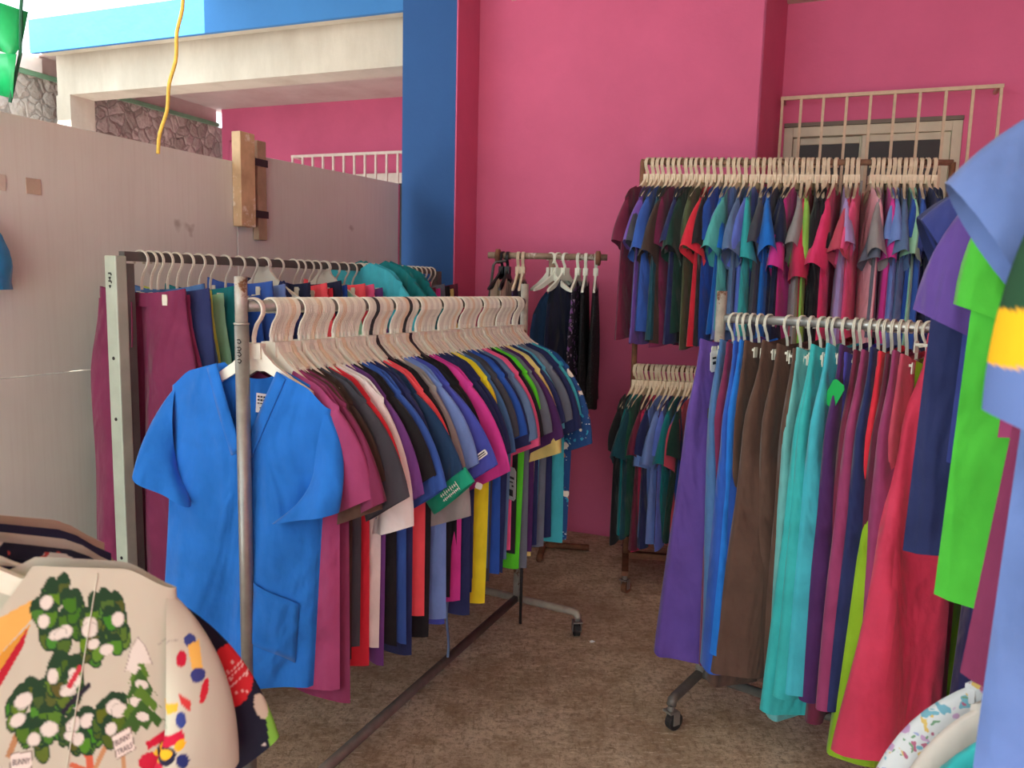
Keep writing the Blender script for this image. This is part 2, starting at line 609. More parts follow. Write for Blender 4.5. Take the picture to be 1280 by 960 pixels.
tag(fence_box(SEAM - 0.025, SEAM + 0.055, 0.002, 0.045, 1.545, 1.90).build('wooden_batten', WOOD, None, bev=0.003),
    'thick pale wooden batten nailed over the joint of the grey panels', 'batten')
b = tag(fence_box(SEAM + 0.085, SEAM + 0.135, 0.002, 0.03, 1.50, 1.885).build('wooden_batten', WOOD2, None, bev=0.002),
        'thin grey-brown wooden strip with black straps beside the thick batten', 'batten')
for z in (1.80, 1.60):
    fence_box(SEAM + 0.052, SEAM + 0.14, 0.0305, 0.034, z - 0.014, z + 0.014).build('strap', plain('black_strap', (40, 38, 40), 0.5), b)
# blue plastic bag hooked on the fence near end
mb = MB()
nv, nu = 10, 14
P = np.zeros((nv, nu, 3))
rs = np.random.RandomState(3)
for j in range(nv):
    for i in range(nu):
        a = 2 * math.pi * i / nu
        t = j / (nv - 1)
        wd = 0.018 + 0.045 * math.sin(min(1, t * 1.25) * math.pi * 0.62)
        rr = wd * (1 + 0.22 * math.sin(3 * a + 2 * t) + 0.1 * rs.rand())
        q = fpt(1.255 + rr * math.cos(a), 0.05 + 0.035 * math.sin(a) * (0.4 + t), 1.49 - 0.19 * t)
        P[j, i] = q
mb.grid(P, True)
mb.add(P[-1], [tuple(range(nu))])
mb.tube([fpt(1.255, 0.05, 1.485), fpt(1.255, 0.03, 1.53), fpt(1.255, 0.004, 1.545)], 0.006, 6)
tag(mb.build('plastic_bag', plain('blue_plastic', (40, 150, 215), 0.35, 0, 0.1, 25, 0.2), None, smooth=True),
    'small bright blue plastic bag hanging on the grey panel fence', 'bag')
for s, z, nm in ((1.315, 1.60, 'paper scrap with worn edges stuck to the big grey panel over the blue bag'), (1.42, 1.60, 'second paper scrap, brownish, stuck to the big grey panel'),):
    tag(fence_box(s, s + 0.045, 0.0015, 0.003, z - 0.025, z + 0.02).build('paper_scrap', plain('paper_scrap_' + str(s), (205, 196, 184) if s < 1.4 else (186, 168, 150), 0.8, 0, 0.1, 30), None), nm, 'paper')

# hanging cord and green bunting near the yard
pts = []
A, B = np.array((-0.955, 2.36, 2.30)), np.array((-1.093, 2.43, 1.715))
for i in range(30):
    t = i / 29
    q = A + (B - A) * t
    q[0] += 0.004 * math.sin(t * 26) + 0.012 * math.sin(t * math.pi)
    pts.append(q)
pts = [np.array((-0.93, 2.35, 3.05))] + pts
tag(MB().tube(pts, 0.0056, 8).build('hanging_cord', plain('yellow_cord', (238, 206, 92), 0.7, 0, 0.15, 40), None, smooth=True),
    'yellow cord hanging down in front of the blue beam', 'cord')


def flag(name, pts, label, color, seed):
    r = np.random.RandomState(seed)
    P = []
    for row in pts:
        a, b = np.array(row[0]), np.array(row[1])
        P.append([a + (b - a) * t + np.array((0, 0.02 * math.sin(5 * t + row[0][2] * 20), 0)) for t in np.linspace(0, 1, 8)])
    P = np.array(P)
    mb = MB()
    mb.grid(P)
    o = mb.build(name, color, None, smooth=True)
    so = o.modifiers.new('s', 'SOLIDIFY')
    so.thickness = 0.001
    return tag(o, label, 'flag')


GRN = plain('green_plastic', (30, 190, 110), 0.4, 0, 0.12, 18)
flag('bunting_flag', [((-1.36, 2.0, 2.02), (-1.215, 2.0, 1.985)), ((-1.35, 2.0, 1.93), (-1.225, 2.01, 1.90)), ((-1.31, 2.0, 1.90), (-1.235, 2.0, 1.87))],
     'torn green plastic pennant, upper of two fluttering by the yard', GRN, 2)
flag('bunting_flag', [((-1.40, 2.0, 1.885), (-1.225, 2.0, 1.875)), ((-1.40, 2.02, 1.84), (-1.235, 2.0, 1.83)), ((-1.36, 2.0, 1.80), (-1.25, 2.0, 1.775))],
     'torn green plastic pennant, lower of two, just over the grey panel', GRN, 5)
tag(MB().tube([(-1.20, 2.0, 2.16), (-1.22, 2.0, 1.99), (-1.228, 2.0, 1.88), (-1.26, 2.0, 1.765)], 0.004, 6).tube([(-1.20, 2.0, 2.16), (-1.15, 2.1, 3.05)], 0.004, 6).build('bunting_string', plain('green_string', (40, 110, 80), 0.7), None),
    'thin green string carrying the torn pennants', 'string')
# ------------------------------------------------------------------ garment shapes
TAU = 2 * math.pi


def smooth01(t):
    t = np.clip(t, 0, 1)
    return t * t * (3 - 2 * t)


def folds(x, t, r, k=3):
    """sum of a few vertical folds, x across, t down (0..1)"""
    y = np.zeros(np.broadcast(x, t).shape)
    for i in range(k):
        fq = r['f'][i]
        y = y + r['a'][i] * np.sin(fq * x + r['p'][i] + r['q'][i] * t)
    return y


def fold_params(rs, k=3, amp=0.006):
    return {'f': rs.uniform(9, 34, k), 'a': rs.uniform(0.4, 1.0, k) * amp, 'p': rs.uniform(0, TAU, k), 'q': rs.uniform(-2.5, 2.5, k)}


class Top:
    """a short-sleeved pull-on top hung on a hanger; local x across the shoulders, y through the cloth, z up, the rail at 0"""

    def __init__(s, rs, W0=0.205, W=0.235, flare=0.012, length=0.70, zn=-0.116, nk=0.078, vdepth=0.19, slope=0.36,
                 thick=0.013, amp=0.008, sl=0.23, droop=62, hw=0.165, swing=0.0, st=0.016, twist=0.0, armpit=-0.395):
        s.__dict__.update(locals())
        s.fp = fold_params(rs, 3, amp)
        s.fq = fold_params(rs, 3, amp * 0.6)
        s.fs = fold_params(rs, 3, amp * 0.9)

    def ztop(s, x, front):
        ax = np.abs(x)
        z = s.zn - s.slope * np.maximum(ax - s.nk, 0)
        z = z - 0.025 * smooth01((ax - (s.W0 - 0.06)) / 0.06)
        k = np.clip(1 - ax / s.nk, 0, 1)
        if front:
            return z - s.vdepth * k
        return z - 0.03 * (1 - (1 - k) ** 2)

    def width(s, z):
        zt = s.zn - 0.08
        t = np.clip((zt - z) / (zt - s.armpit), 0, 1)
        w = s.W0 + (s.W - s.W0) * smooth01(t)
        return w + s.flare * np.clip((s.armpit - z) / 0.45, 0, 1)

    def mid(s, x, z):
        t = np.clip((s.zn - z) / s.length, 0, 1)
        return folds(x, t, s.fp) * (0.15 + 1.0 * t) + s.twist * x * t

    def surf(s, x, z, front):
        """y of the front or back sheet"""
        t = np.clip((s.zn - z) / s.length, 0, 1)
        u = np.clip(np.abs(x) / s.width(z), 0, 1)
        T = s.thick * (0.75 + 0.9 * t) * np.sqrt(np.clip(1 - u ** 4, 0, 1))
        T = T + folds(x, t * 1.3, s.fq) * t * np.sqrt(np.clip(1 - u ** 4, 0, 1))
        return s.mid(x, z) + (-T if front else T)

    def sheet(s, front, S, V):
        S, V = np.meshgrid(S, V)
        x0 = S * s.W0
        zt = s.ztop(x0, front)
        zh = s.zn - s.length - 0.012 * np.sin(S * 3 + s.fp['p'][0])
        z = zt + (zh - zt) * V
        x = S * s.width(z)
        # neck columns keep to the shoulder scale near the top
        return np.stack((x, s.surf(x, z, front), z), -1)

    def body(s, ns=27, nv=16):
        k = s.nk / s.W0
        S = np.concatenate((np.linspace(-1, -k, ns // 3), np.linspace(-k, k, ns // 3 + 1)[1:-1], np.linspace(k, 1, ns // 3)))
        V = np.linspace(0, 1, nv) ** 1.15
        mb = MB()
        mb.grid(s.sheet(True, S, V))
        mb.grid(s.sheet(False, S, V), flip=True)
        return mb

    def sleeve(s, side, nr=9, nc=16, droop=None, sl=None, swing=None, hw=None):
        a = math.radians(s.droop if droop is None else droop)
        L = s.sl if sl is None else sl
        sw = s.swing if swing is None else swing
        hw = s.hw if hw is None else hw
        S0 = np.array((s.W0 - 0.012, float(s.ztop(np.array(s.W0), False)) + 0.002))
        A0 = np.array((float(s.width(np.array(s.armpit))) - 0.03, s.armpit))
        a1 = a - math.radians(22)
        S1 = S0 + 0.5 * L * np.array((math.cos(a1), -math.sin(a1)))
        S2 = S0 + L * np.array((math.cos(a), -math.sin(a)))
        B2 = S2 + hw * np.array((-math.sin(a), -math.cos(a)))
        B1 = 0.5 * (A0 + B2) + 0.01
        P = np.zeros((nr, nc, 3))
        y0 = float(s.mid(np.array(s.W0 * side), np.array(-0.25)))
        for j in range(nr):
            t = j / (nr - 1)
            tp = (1 - t) ** 2 * S0 + 2 * t * (1 - t) * S1 + t * t * S2
            bt = (1 - t) ** 2 * A0 + 2 * t * (1 - t) * B1 + t * t * B2
            c, h = (tp + bt) / 2, (tp - bt) / 2
            st = s.st * (0.8 + 0.6 * t)
            for k in range(nc):
                th = TAU * k / nc
                co, si = math.cos(th), math.sin(th)
                q = c + h * co
                y = st * si * (1 - 0.25 * co * co)
                fy = float(folds(np.array(co * 0.12), np.array(t), s.fs)) * t * 1.3
                P[j, k] = (side * q[0], y0 + y + fy + sw * t ** 1.4 * (1 - 0.25 * co), q[1])
        mb = MB()
        mb.grid(P, True, flip=side < 0)
        return mb


def top_obj(name, s, mat, loc, rz, label, group, smat=None, sleeves=(1, -1), dense=False, extra=None, right_kw=None):
    root = empty(name, loc, rz, label, 'scrub top' if name == 'scrub_shirt' else 'shirt', group)
    smat = smat or mat
    body = s.body(*((60, 44) if dense else (27, 16))).build('body', mat, root, smooth=True)
    for sd in sleeves:
        kw = right_kw or {}
        nr, nc = (22, 40) if dense else (9, 16)
        s.sleeve(sd, nr, nc, **(kw if sd == 1 else {})).build('sleeve', smat, root, smooth=True)
    return root


def trousers_mb(rs, W=0.165, Wh=0.20, length=1.03, z0=-0.115, thick=0.018, amp=0.012, legw=0.085, spread=0.02, hemw=0.10, pinch=0.0, sway=0.0):
    """hips and two legs; returns (legs mesh, waistband mesh)"""
    r1, r2, r3 = fold_params(rs, 3, amp), fold_params(rs, 3, amp), fold_params(rs, 3, amp)
    mb = MB()
    nl, rl = 26, 22
    thl = np.arange(nl) * TAU / nl
    for sd, rr in ((1, r2), (-1, r3)):
        P = np.zeros((rl, nl, 3))
        for j in range(rl):
            t = j / (rl - 1)
            z = z0 - 0.035 + (0.035 - length) * t
            hip = float(smooth01(np.array(t / 0.22)))
            fall = float(smooth01(np.array((t - 0.2) / 0.3)))
            half = (W + (Wh - W) * hip) * 0.5
            w = half * (1 - fall) + (legw + (hemw - legw) * max(0, t - 0.45) / 0.55) * fall + 0.006
            cx = sd * (half * (1 - fall) + (0.085 + spread * t) * fall)
            T = thick * (0.75 + 1.1 * min(1, t * 1.6) + 0.4 * t)
            x = cx + w * np.cos(thl)
            y = T * np.sin(thl) * (1 + 0.35 * np.sin(3 * thl + rr['p'][1]) * fall) + folds(x, np.array(0.3 + t), rr) * (0.15 + 1.1 * t) + sway * t
            y = y * (1 - 0.75 * pinch * (1 - hip)) if pinch else y
            P[j] = np.stack((x, y, np.full(nl, z) + 0.006 * np.sin(thl + rr['p'][2])), -1)
        mb.grid(P, True, flip=True)
    wb = MB()
    nw = 36
    tw = np.arange(nw) * TAU / nw
    P = np.zeros((5, nw, 3))
    for j in range(5):
        t = j / 4
        x = (W + 0.003 + 0.002 * math.sin(t * math.pi)) * np.cos(tw)
        y = (thick * 0.85 + 0.003) * np.sin(tw) + folds(x, np.array(0.3), r2) * 0.08 + 0.0015 * np.sin(18 * tw)
        sag = -0.022 * (1 - (np.abs(np.cos(tw)) ** 2)) * (1 + 0.3 * np.sin(tw))
        P[j] = np.stack((x, y, z0 - 0.046 * t + sag * (1 - t * 0.5)), -1)
    wb.grid(P, True, flip=True)
    return mb, wb


def trousers_obj(rs, mat, loc, rz, label, group, wmat=None, **kw):
    root = empty('scrub_trousers', loc, rz, label, 'trousers', group)
    mb, wb = trousers_mb(rs, **kw)
    mb.build('trouser_legs', mat, root, smooth=True)
    wb.build('waistband', wmat or mat, root, smooth=True)
    return root


# ------------------------------------------------------------------ hangers
RR = 0.0135          # rail radius the hooks go over


def hanger_mesh(kind):
    """moulded plastic hanger: hook, neck block and arms in one moulding"""
    mb = MB()
    R = 0.0255
    pts = []
    for i in range(15):
        a = math.radians(205 - i * 205 / 14.0 - 0)
        pts.append((R * math.cos(a), 0, R * math.sin(a) - R + RR + 0.004))
    x0, _, z0 = pts[-1]
    pts += [(x0 - 0.001, 0, z0 - 0.010), (x0 - 0.007, 0, z0 - 0.021), (0.009, 0, z0 - 0.034), (0.003, 0, z0 - 0.050), (0, 0, z0 - 0.066)] if kind != 'short' else [(x0 - 0.006, 0, z0 - 0.010), (0, 0, z0 - 0.02)]
    # I-shaped section drawn as two thin flanges and a web
    if kind == 'hook':
        pts.append((0, 0, z0 - 0.084))
    for dy, rr in (((-0.0050, 0.0028), (0.0050, 0.0028), (0.0, 0.0030)) if kind != 'hook' else ((-0.0022, 0.0024), (0.0022, 0.0024))):
        mb.tube([(p[0], dy, p[2]) for p in pts], rr, 6)
    zb = z0 - 0.058
    if kind == 'short':
        zb = z0 - 0.010
    low = 0.0
    if kind in ('long', 'smalllong'):
        low = 0.032
        zb -= low
        mb.tube([(0, 0, z0 - 0.06), (0, 0, zb)], 0.0052, 8)
        kind = {'long': 'top', 'smalllong': 'small'}[kind]
    if kind in ('top', 'small'):
        mb.box((0, 0, zb - 0.006), (0.046, 0.023, 0.036))
    if kind == 'small':
        mb.prism([(-0.022, zb + 0.008), (0.022, zb + 0.008), (0.030, zb - 0.012), (0.07, zb - 0.046), (0.066, zb - 0.060), (0.03, zb - 0.040), (-0.03, zb - 0.040), (-0.066, zb - 0.060), (-0.07, zb - 0.046), (-0.030, zb - 0.012)], -0.0055, 0.0055)
    if kind in ('top', 'short'):
        o = [(-0.022, zb + 0.008), (0.022, zb + 0.008), (0.030, zb - 0.012), (0.055, zb - 0.036), (0.10, zb - 0.066), (0.130, zb - 0.082), (0.150, zb - 0.094), (0.152, zb - 0.106),
             (0.125, zb - 0.100), (0.095, zb - 0.088), (0.05, zb - 0.062), (0.03, zb - 0.052)]
        o = o + [(-x, z) for x, z in o[::-1][:-2]]
        # outline from left shoulder round to right
        mb.prism(o, -0.0055, 0.0055)
    return mb.mesh('clothes_hanger', smooth=False)


HM = {}
HCOL = {'white': plain('white_plastic', (228, 230, 214), 0.42, 0, 0.05, 6),
        'ivory': plain('ivory_plastic', (222, 206, 178), 0.45, 0, 0.06, 6),
        'black': plain('black_plastic', (30, 30, 34), 0.4),
        'grey': plain('grey_plastic', (212, 212, 198), 0.42, 0, 0.05, 6)}


def hanger(kind, colr, loc, rz, label, group, dz=0.0):
    if kind in ('top', 'short', 'small', 'long', 'smalllong'):
        key = (kind, colr)
        if key not in HM:
            me = hanger_mesh(kind)
            me.materials.append(HCOL[colr])
            HM[key] = me
        o = bpy.data.objects.new('clothes_hanger', HM[key])
        COL.objects.link(o)
        o.location = loc
        o.rotation_euler = (0, 0, rz)
        return tag(o, label, 'hanger', group)
    # clip hanger: hook, bar and two clips as parts
    root = empty('clip_hanger', loc, rz, label, 'hanger', group)
    key = ('clip', colr)
    if key not in HM:
        hk = hanger_mesh('hook')
        hk.materials.append(HCOL[colr])
        mb = MB()
        zb = -0.092
        mb.tube([(-0.115, 0, zb - 0.002), (-0.08, 0, zb), (-0.03, 0, zb + 0.004), (0, 0, zb + 0.010), (0.03, 0, zb + 0.004), (0.08, 0, zb), (0.115, 0, zb - 0.002)], 0.0038, 8)
        bar = mb.mesh('hanger_bar', True)
        bar.materials.append(HCOL[colr])
        mb = MB()
        mb.prism([(-0.008, 0.012), (0.008, 0.012), (0.009, 0.0), (0.008, -0.018), (-0.008, -0.018), (-0.009, 0.0)], -0.021, -0.018)
        mb.prism([(-0.008, 0.012), (0.008, 0.012), (0.009, 0.0), (0.008, -0.018), (-0.008, -0.018), (-0.009, 0.0)], 0.018, 0.021)
        mb.box((0, 0, 0.004), (0.014, 0.037, 0.007))
        clip = mb.mesh('clip', False)
        clip.materials.append(HCOL[colr])
        HM[key] = (hk, bar, clip)
    hk, bar, clip = HM[key]
    for nm, me, dx in (('hook', hk, 0), ('hanger_bar', bar, 0), ('clip', clip, -0.098), ('clip', clip, 0.098)):
        o = bpy.data.objects.new(nm, me)
        COL.objects.link(o)
        o.parent = root
        if nm == 'clip':
            o.location = (dx, 0, -0.095 + dz)
        elif nm == 'hanger_bar':
            o.location = (0, 0, dz)
    return root


# ------------------------------------------------------------------ garment colours (name -> sRGB of the cloth)
PAL = {
    'bright blue': (24, 112, 205), 'royal blue': (36, 84, 176), 'mid blue': (52, 92, 176), 'navy': (34, 44, 92), 'dark navy': (24, 32, 62),
    'mauve': (150, 58, 104), 'plum': (118, 40, 78), 'maroon': (110, 34, 62), 'brown': (88, 64, 54), 'dark brown': (66, 50, 44), 'black': (26, 26, 32),
    'charcoal': (66, 68, 78), 'red': (222, 46, 66), 'coral': (242, 84, 96), 'white': (228, 224, 222), 'purple': (108, 62, 136), 'dark purple': (72, 34, 92),
    'grey': (150, 146, 146), 'slate grey': (104, 112, 128), 'ceil blue': (112, 142, 206), 'violet blue': (70, 82, 182), 'magenta': (206, 58, 150),
    'yellow': (238, 220, 40), 'cream yellow': (228, 206, 128), 'pink': (234, 92, 142), 'hot pink': (228, 60, 116), 'pale pink': (232, 172, 182),
    'lime green': (92, 214, 44), 'pale lime': (150, 214, 92), 'aqua': (64, 178, 196), 'turquoise': (52, 176, 178), 'teal': (14, 124, 130), 'dark teal': (18, 74, 88),
    'steel blue': (92, 118, 158), 'teal navy': (22, 56, 92), 'seafoam': (84, 180, 176), 'lavender': (168, 150, 204), 'bottle green': (22, 62, 52),
    'olive green': (84, 96, 66), 'violet': (112, 80, 168), 'dark green': (30, 88, 70), 'indigo': (70, 66, 158), 'periwinkle': (96, 120, 210),
    'raspberry': (206, 50, 92), 'mint': (150, 214, 178), 'yellow green': (196, 210, 96), 'burgundy': (92, 30, 54), 'rose': (196, 78, 100),
    'pale aqua': (104, 176, 176), 'sky blue': (96, 184, 216), 'dusty blue': (70, 110, 160),
}


def label_for(seq, i, rack, fwd='behind', back='before'):
    """a label that is true of item i only: by colour, else counted from the nearest item with a colour of its own"""
    def nm(k):
        return seq[k]['c'] + ' ' + seq[k]['noun']
    names = [nm(k) for k in range(len(seq))]
    if names.count(names[i]) == 1:
        return '%s hanging on the %s' % (names[i], rack)
    j = i - 1
    while j >= 0 and names.count(names[j]) > 1:
        j -= 1
    word, rng = fwd, range(j + 1, i + 1)
    if j < 0:
        j = i + 1
        while names.count(names[j]) > 1:
            j += 1
        word, rng = back, range(j - 1, i - 1, -1)
    k = sum(1 for q in rng if names[q] == names[i])
    mult = sum(1 for q in range(len(seq)) if names[q] == names[i] and (q > j if word == fwd else q < j))
    o = ['', 'first', 'second', 'third', 'fourth', 'fifth', 'sixth', 'seventh', 'eighth', 'ninth', 'tenth'][k]
    an = seq[j]['c'] + (' one' if seq[j]['noun'] == seq[i]['noun'] else ' ' + seq[j]['noun'])
    return '%s, %s %s the %s, %s' % (names[i], o, word, an, rack)


def hanger_label(lbl, colr, rack):
    s = lbl.replace(' hanging on the ' + rack, ', ' + rack).replace('scrub ', '')
    return '%s hanger of the %s' % (colr, s)


def hang_row(seq, A, B, rack, group, hgroup, rzoff=0.0, fwd='behind', back='before', hcol='white', seed=1, flipx=False, zjit=0.0):
    """hang a list of garments between rail points A and B; each item has t (0..1), colour, kind and shape overrides"""
    A, B = np.array(A, float), np.array(B, float)
    d = (B - A)[:2]
    ang = math.atan2(d[1], d[0]) - math.pi / 2 + rzoff
    for i, it in enumerate(seq):
        rs = np.random.RandomState(seed * 1000 + i * 7)
        loc = A + (B - A) * it['t']
        rz = ang + it.get('yaw', 0.0) + rs.uniform(-1, 1) * it.get('yj', 0.02)
        lbl = it.get('label') or label_for(seq, i, rack, fwd, back)
        mat = it.get('mat') or cloth(PAL[it['c']])
        hc = it.get('h', hcol)
        lo = tuple(loc)
        if it['kind'] == 'top':
            kw = dict(W0=0.205 + rs.uniform(-0.008, 0.008), length=0.69 + rs.uniform(-0.04, 0.04), sl=0.225 + rs.uniform(-0.02, 0.03),
                      droop=62 + rs.uniform(-4, 4), swing=rs.uniform(-0.012, 0.012), vdepth=0.17 + rs.uniform(-0.03, 0.03))
            b_ = it.get('base')
            if b_:
                kw.update(b_)
                kw['length'] += rs.uniform(-0.07, 0.04)
                kw['W'] += rs.uniform(-0.016, 0.014)
                kw['twist'] = rs.uniform(-0.05, 0.05)
                it.setdefault('tilt', rs.uniform(-0.010, 0.014))
            kw.update(it.get('kw', {}))
            s = Top(rs, **kw)
            root = top_obj(it.get('name', 'scrub_shirt'), s, mat, lo, rz, lbl, group, it.get('smat'), it.get('sleeves', (1, -1)), it.get('dense', False))
            it['shape'] = s
            hanger('short' if it.get('short') else it.get('hk', 'top'), hc, lo, rz, hanger_label(lbl, {'ivory': 'ivory', 'white': 'white', 'black': 'black', 'grey': 'off-white'}[hc], rack), hgroup)
        else:
            kw = dict(length=1.0 + rs.uniform(-0.04, 0.04))
            kw.update(it.get('kw', {}))
            it.setdefault('tilt', rs.uniform(-0.05, 0.05))
            root = trousers_obj(rs, mat, lo, rz, lbl, group, it.get('wmat'), **kw)
            hanger('clip', hc, lo, rz, hanger_label(lbl, {'ivory': 'ivory clip', 'white': 'white clip', 'black': 'black clip', 'grey': 'off-white clip'}[hc], rack), hgroup, max(-0.02, kw.get('z0', -0.085) + 0.06))
        if it.get('tilt'):
            root.rotation_euler = (0, it['tilt'], rz)
        it['root'] = root


def G(t, c, kind='top', **k):
    d = {'t': t, 'c': c, 'kind': kind, 'noun': 'scrub top' if kind == 'top' else 'trousers'}
    d.update(k)
    return d


# ------------------------------------------------------------------ racks
STEEL = plain('galvanised_pipe', (150, 150, 146), 0.42, 0.55, 0.14, 30, 0.05)
STEELD = plain('worn_grey_pipe', (112, 108, 102), 0.55, 0.4, 0.2, 24, 0.1, sub=((96, 66, 48), 11, 0.62))
RUST = plain('rusty_pipe', (128, 86, 62), 0.75, 0.2, 0.3, 26, 0.2)
RUSTY = plain('brown_rail', (142, 116, 92), 0.6, 0.2, 0.25, 30, 0.1)
PALEG = plain('pale_green_steel', (172, 184, 170), 0.5, 0.1, 0.1, 14, 0.05)
DKST = plain('dark_grey_steel', (98, 98, 94), 0.5, 0.3, 0.15, 14, 0.05)
RUBBER = plain('black_rubber', (34, 32, 32), 0.7)
CASTM = plain('caster_steel', (140, 136, 130), 0.45, 0.5, 0.15, 20)


def part(mb, name, mat, root, smooth=True):
    return mb.build(name, mat, root, smooth=smooth)


def caster(root, x, y, ztop=0.085, rz=0.0, wheel=RUBBER):
    """fork with a wheel under it; in the rack's own frame"""
    mb = MB()
    mb.tube([(0, 0, ztop), (0, 0, 0.066)], 0.011, 10)
    mb.box((0, 0, 0.064), (0.034, 0.036, 0.006))
    for sy in (-1, 1):
        mb.box((0.010, sy * 0.0165, 0.043), (0.024, 0.003, 0.042))
    f = mb.build('caster', CASTM, root)
    f.location = (x, y, 0)
    f.rotation_euler = (0, 0, rz)
    mb = MB()
    mb.tube([(0.014, -0.012, 0.0285), (0.014, -0.010, 0.0285), (0.014, 0.010, 0.0285), (0.014, 0.012, 0.0285)], [0.025, 0.028, 0.028, 0.025], 20)
    w_ = mb.build('wheel', wheel, f)
    return f


def local(A, rz):
    """world xy -> frame at A turned by rz"""
    c, s_ = math.cos(rz), math.sin(rz)

    def f(p):
        x, y = p[0] - A[0], p[1] - A[1]
        return (x * c + y * s_, -x * s_ + y * c)
    return f


# --- long centre rack
R1A, R1B = (-0.62, 1.78, 1.285), (0.04, 3.0, 1.285)
r1 = empty('garment_rack', (R1A[0], R1A[1], 0), math.atan2(1.22, 0.66), 'long grey pipe garment rack on casters, crowded with scrub tops on white hangers', 'clothes rack')
L1 = math.hypot(0.66, 1.22)
part(MB().tube([(0, 0, 0.10), (0, 0, 1.243)], 0.0160, 18), 'post', STEEL, r1)
part(MB().tube([(0, 0, 1.2432), (0, 0, 1.352)], 0.0142, 18).tube([(0, 0, 1.243), (0, 0, 1.247)], 0.0175, 18), 'post_sleeve', plain('worn_post_top', (176, 172, 162), 0.5, 0.4, 0.2, 40, 0.1, sub=((120, 84, 60), 20, 0.58)), r1)
part(MB().tube([(L1, 0, 0.10), (L1, 0, 1.352)], 0.0150, 18), 'post', plain('worn_post_top', (176, 172, 162)), r1)
part(MB().tube([(0.015, 0, 1.285), (L1 - 0.015, 0, 1.285)], RR, 14), 'rail', STEEL, r1)
part(MB().tube([(0.0, -0.115, 0.10), (L1 - 0.01, 0.0, 0.10)], 0.0150, 14), 'base_bar', STEELD, r1)
part(MB().tube([(0, -0.30, 0.10), (0, 0.30, 0.10)], 0.0150, 14), 'foot', STEELD, r1)
part(MB().tube([(L1, 0.30, 0.10), (L1, -0.245, 0.10), (L1, -0.262, 0.096), (L1, -0.268, 0.085), (L1, -0.268, 0.078)], 0.0150, 14), 'foot', plain('pale_grey_pipe', (168, 160, 146), 0.5, 0.3, 0.15, 30, 0.1), r1)
part(MB().tube([(L1 - 0.03, -0.035, 0.012), (L1 - 0.03, -0.035, 0.34)], 0.006, 8), 'black_rod', RUBBER, r1)
for x, y in ((0, -0.29), (0, 0.29), (L1, 0.29), (L1, -0.268)):
    caster(r1, x, y, 0.086 if y != -0.268 else 0.078, 0.6)
# inked marks on the front post
INK = plain('marker_ink', (28, 26, 30), 0.7)
mb = MB()
for k, z in enumerate((1.205, 1.188, 1.176, 1.160)):
    th0 = 3.55
    q = [(0.0164 * math.cos(th0 + dt), 0.0164 * math.sin(th0 + dt), z + dz) for dt, dz in ((-0.25, 0.004), (0.1, 0.005), (0.3, -0.001 + 0.002 * (k % 2)), (0.05, -0.004), (-0.2, -0.002))]
    mb.tube(q, 0.0012, 5)
part(mb, 'ink_marks', INK, r1)

seq1 = ['bright blue', 'mauve', 'plum', 'brown', 'dark brown', 'charcoal', 'red', 'white', 'purple', 'black', 'mid blue', 'navy', 'teal navy', 'coral', 'black',
        'grey', 'ceil blue', 'violet blue', 'black', 'black', 'magenta', 'navy', 'navy', 'navy', 'yellow', 'dusty blue', 'charcoal', 'royal blue', 'navy', 'steel blue', 'pink',
        'black', 'lime green', 'slate grey', 'dark purple', 'cream yellow', 'navy', 'sky blue', 'slate grey', 'navy', 'navy', 'aqua', 'printed blue']
PRINTB = printed('blue_holiday_print', (24, 70, 130), [((236, 226, 214), 1.0, 0.26), ((40, 150, 190), 1.7, 0.2), ((196, 120, 90), 1.3, 0.14), ((240, 240, 240), 3.2, 0.12)], 17)
n1_ = len(seq1)
s1 = []
for i, c in enumerate(seq1):
    t = 0.022 + (0.958 - 0.022) * i / (n1_ - 1)
    f_ = i / (n1_ - 1)
    s1.append(G(t, c, yj=0.012, hk='long', base=dict(zn=-0.148, armpit=-0.425, W=0.205, flare=0.0, length=0.775 - 0.05 * f_)))
s1[0].update(dense=True, yaw=0.24, base=None, tilt=0.075, kw=dict(zn=-0.142, armpit=-0.42, W0=0.212, W=0.212, length=0.765, vdepth=0.20, sl=0.235, droop=72, hw=0.17, amp=0.014, swing=-0.05, flare=0.0, thick=0.020, st=0.028))
s1[0]['label'] = 'bright blue V-neck scrub top at the front of the centre rack'
s1[0]['t'] = 0.026
s1[1]['t'] = 0.066
s1[2]['t'] = 0.083
s1[1].update(kw=dict(sl=0.23, droop=62, swing=0.01)); s1[2].update(kw=dict(sl=0.25, droop=60))
s1[3].update(kw=dict(sl=0.26, droop=66)); s1[4].update(kw=dict(sl=0.21, droop=60))
s1[5].update(kw=dict(sl=0.26, droop=58)); s1[6].update(kw=dict(sl=0.235, droop=56))
s1[7].update(kw=dict(sl=0.33, droop=72, hw=0.13)); s1[8].update(kw=dict(sl=0.27, droop=58))
s1[9].update(kw=dict(sl=0.24, droop=54)); s1[10].update(kw=dict(sl=0.28, droop=56)); s1[11].update(kw=dict(sl=0.2, droop=60))
s1[12].update(kw=dict(sl=0.25, droop=48)); s1[13].update(kw=dict(sl=0.15, droop=56)); s1[15].update(kw=dict(sl=0.37, droop=69, hw=0.14))
s1[16].update(kw=dict(sl=0.25, droop=56)); s1[17].update(kw=dict(sl=0.27, droop=54)); s1[20].update(kw=dict(sl=0.28, droop=60, W0=0.225))
s1[24].update(kw=dict(sl=0.12, droop=60)); s1[30].update(kw={}); s1[32].update(kw=dict(sl=0.14))
s1[35].update(kw=dict(sl=0.30, droop=68)); s1[34].update(kw=dict(sl=0.26, droop=60))
s1[42].update(mat=PRINTB, kw=dict(sl=0.30, droop=66, W0=0.225, W=0.25), noun='patterned top')
s1[14].update(h='black'); s1[27].update(h='white'); s1[19].update(h='black')
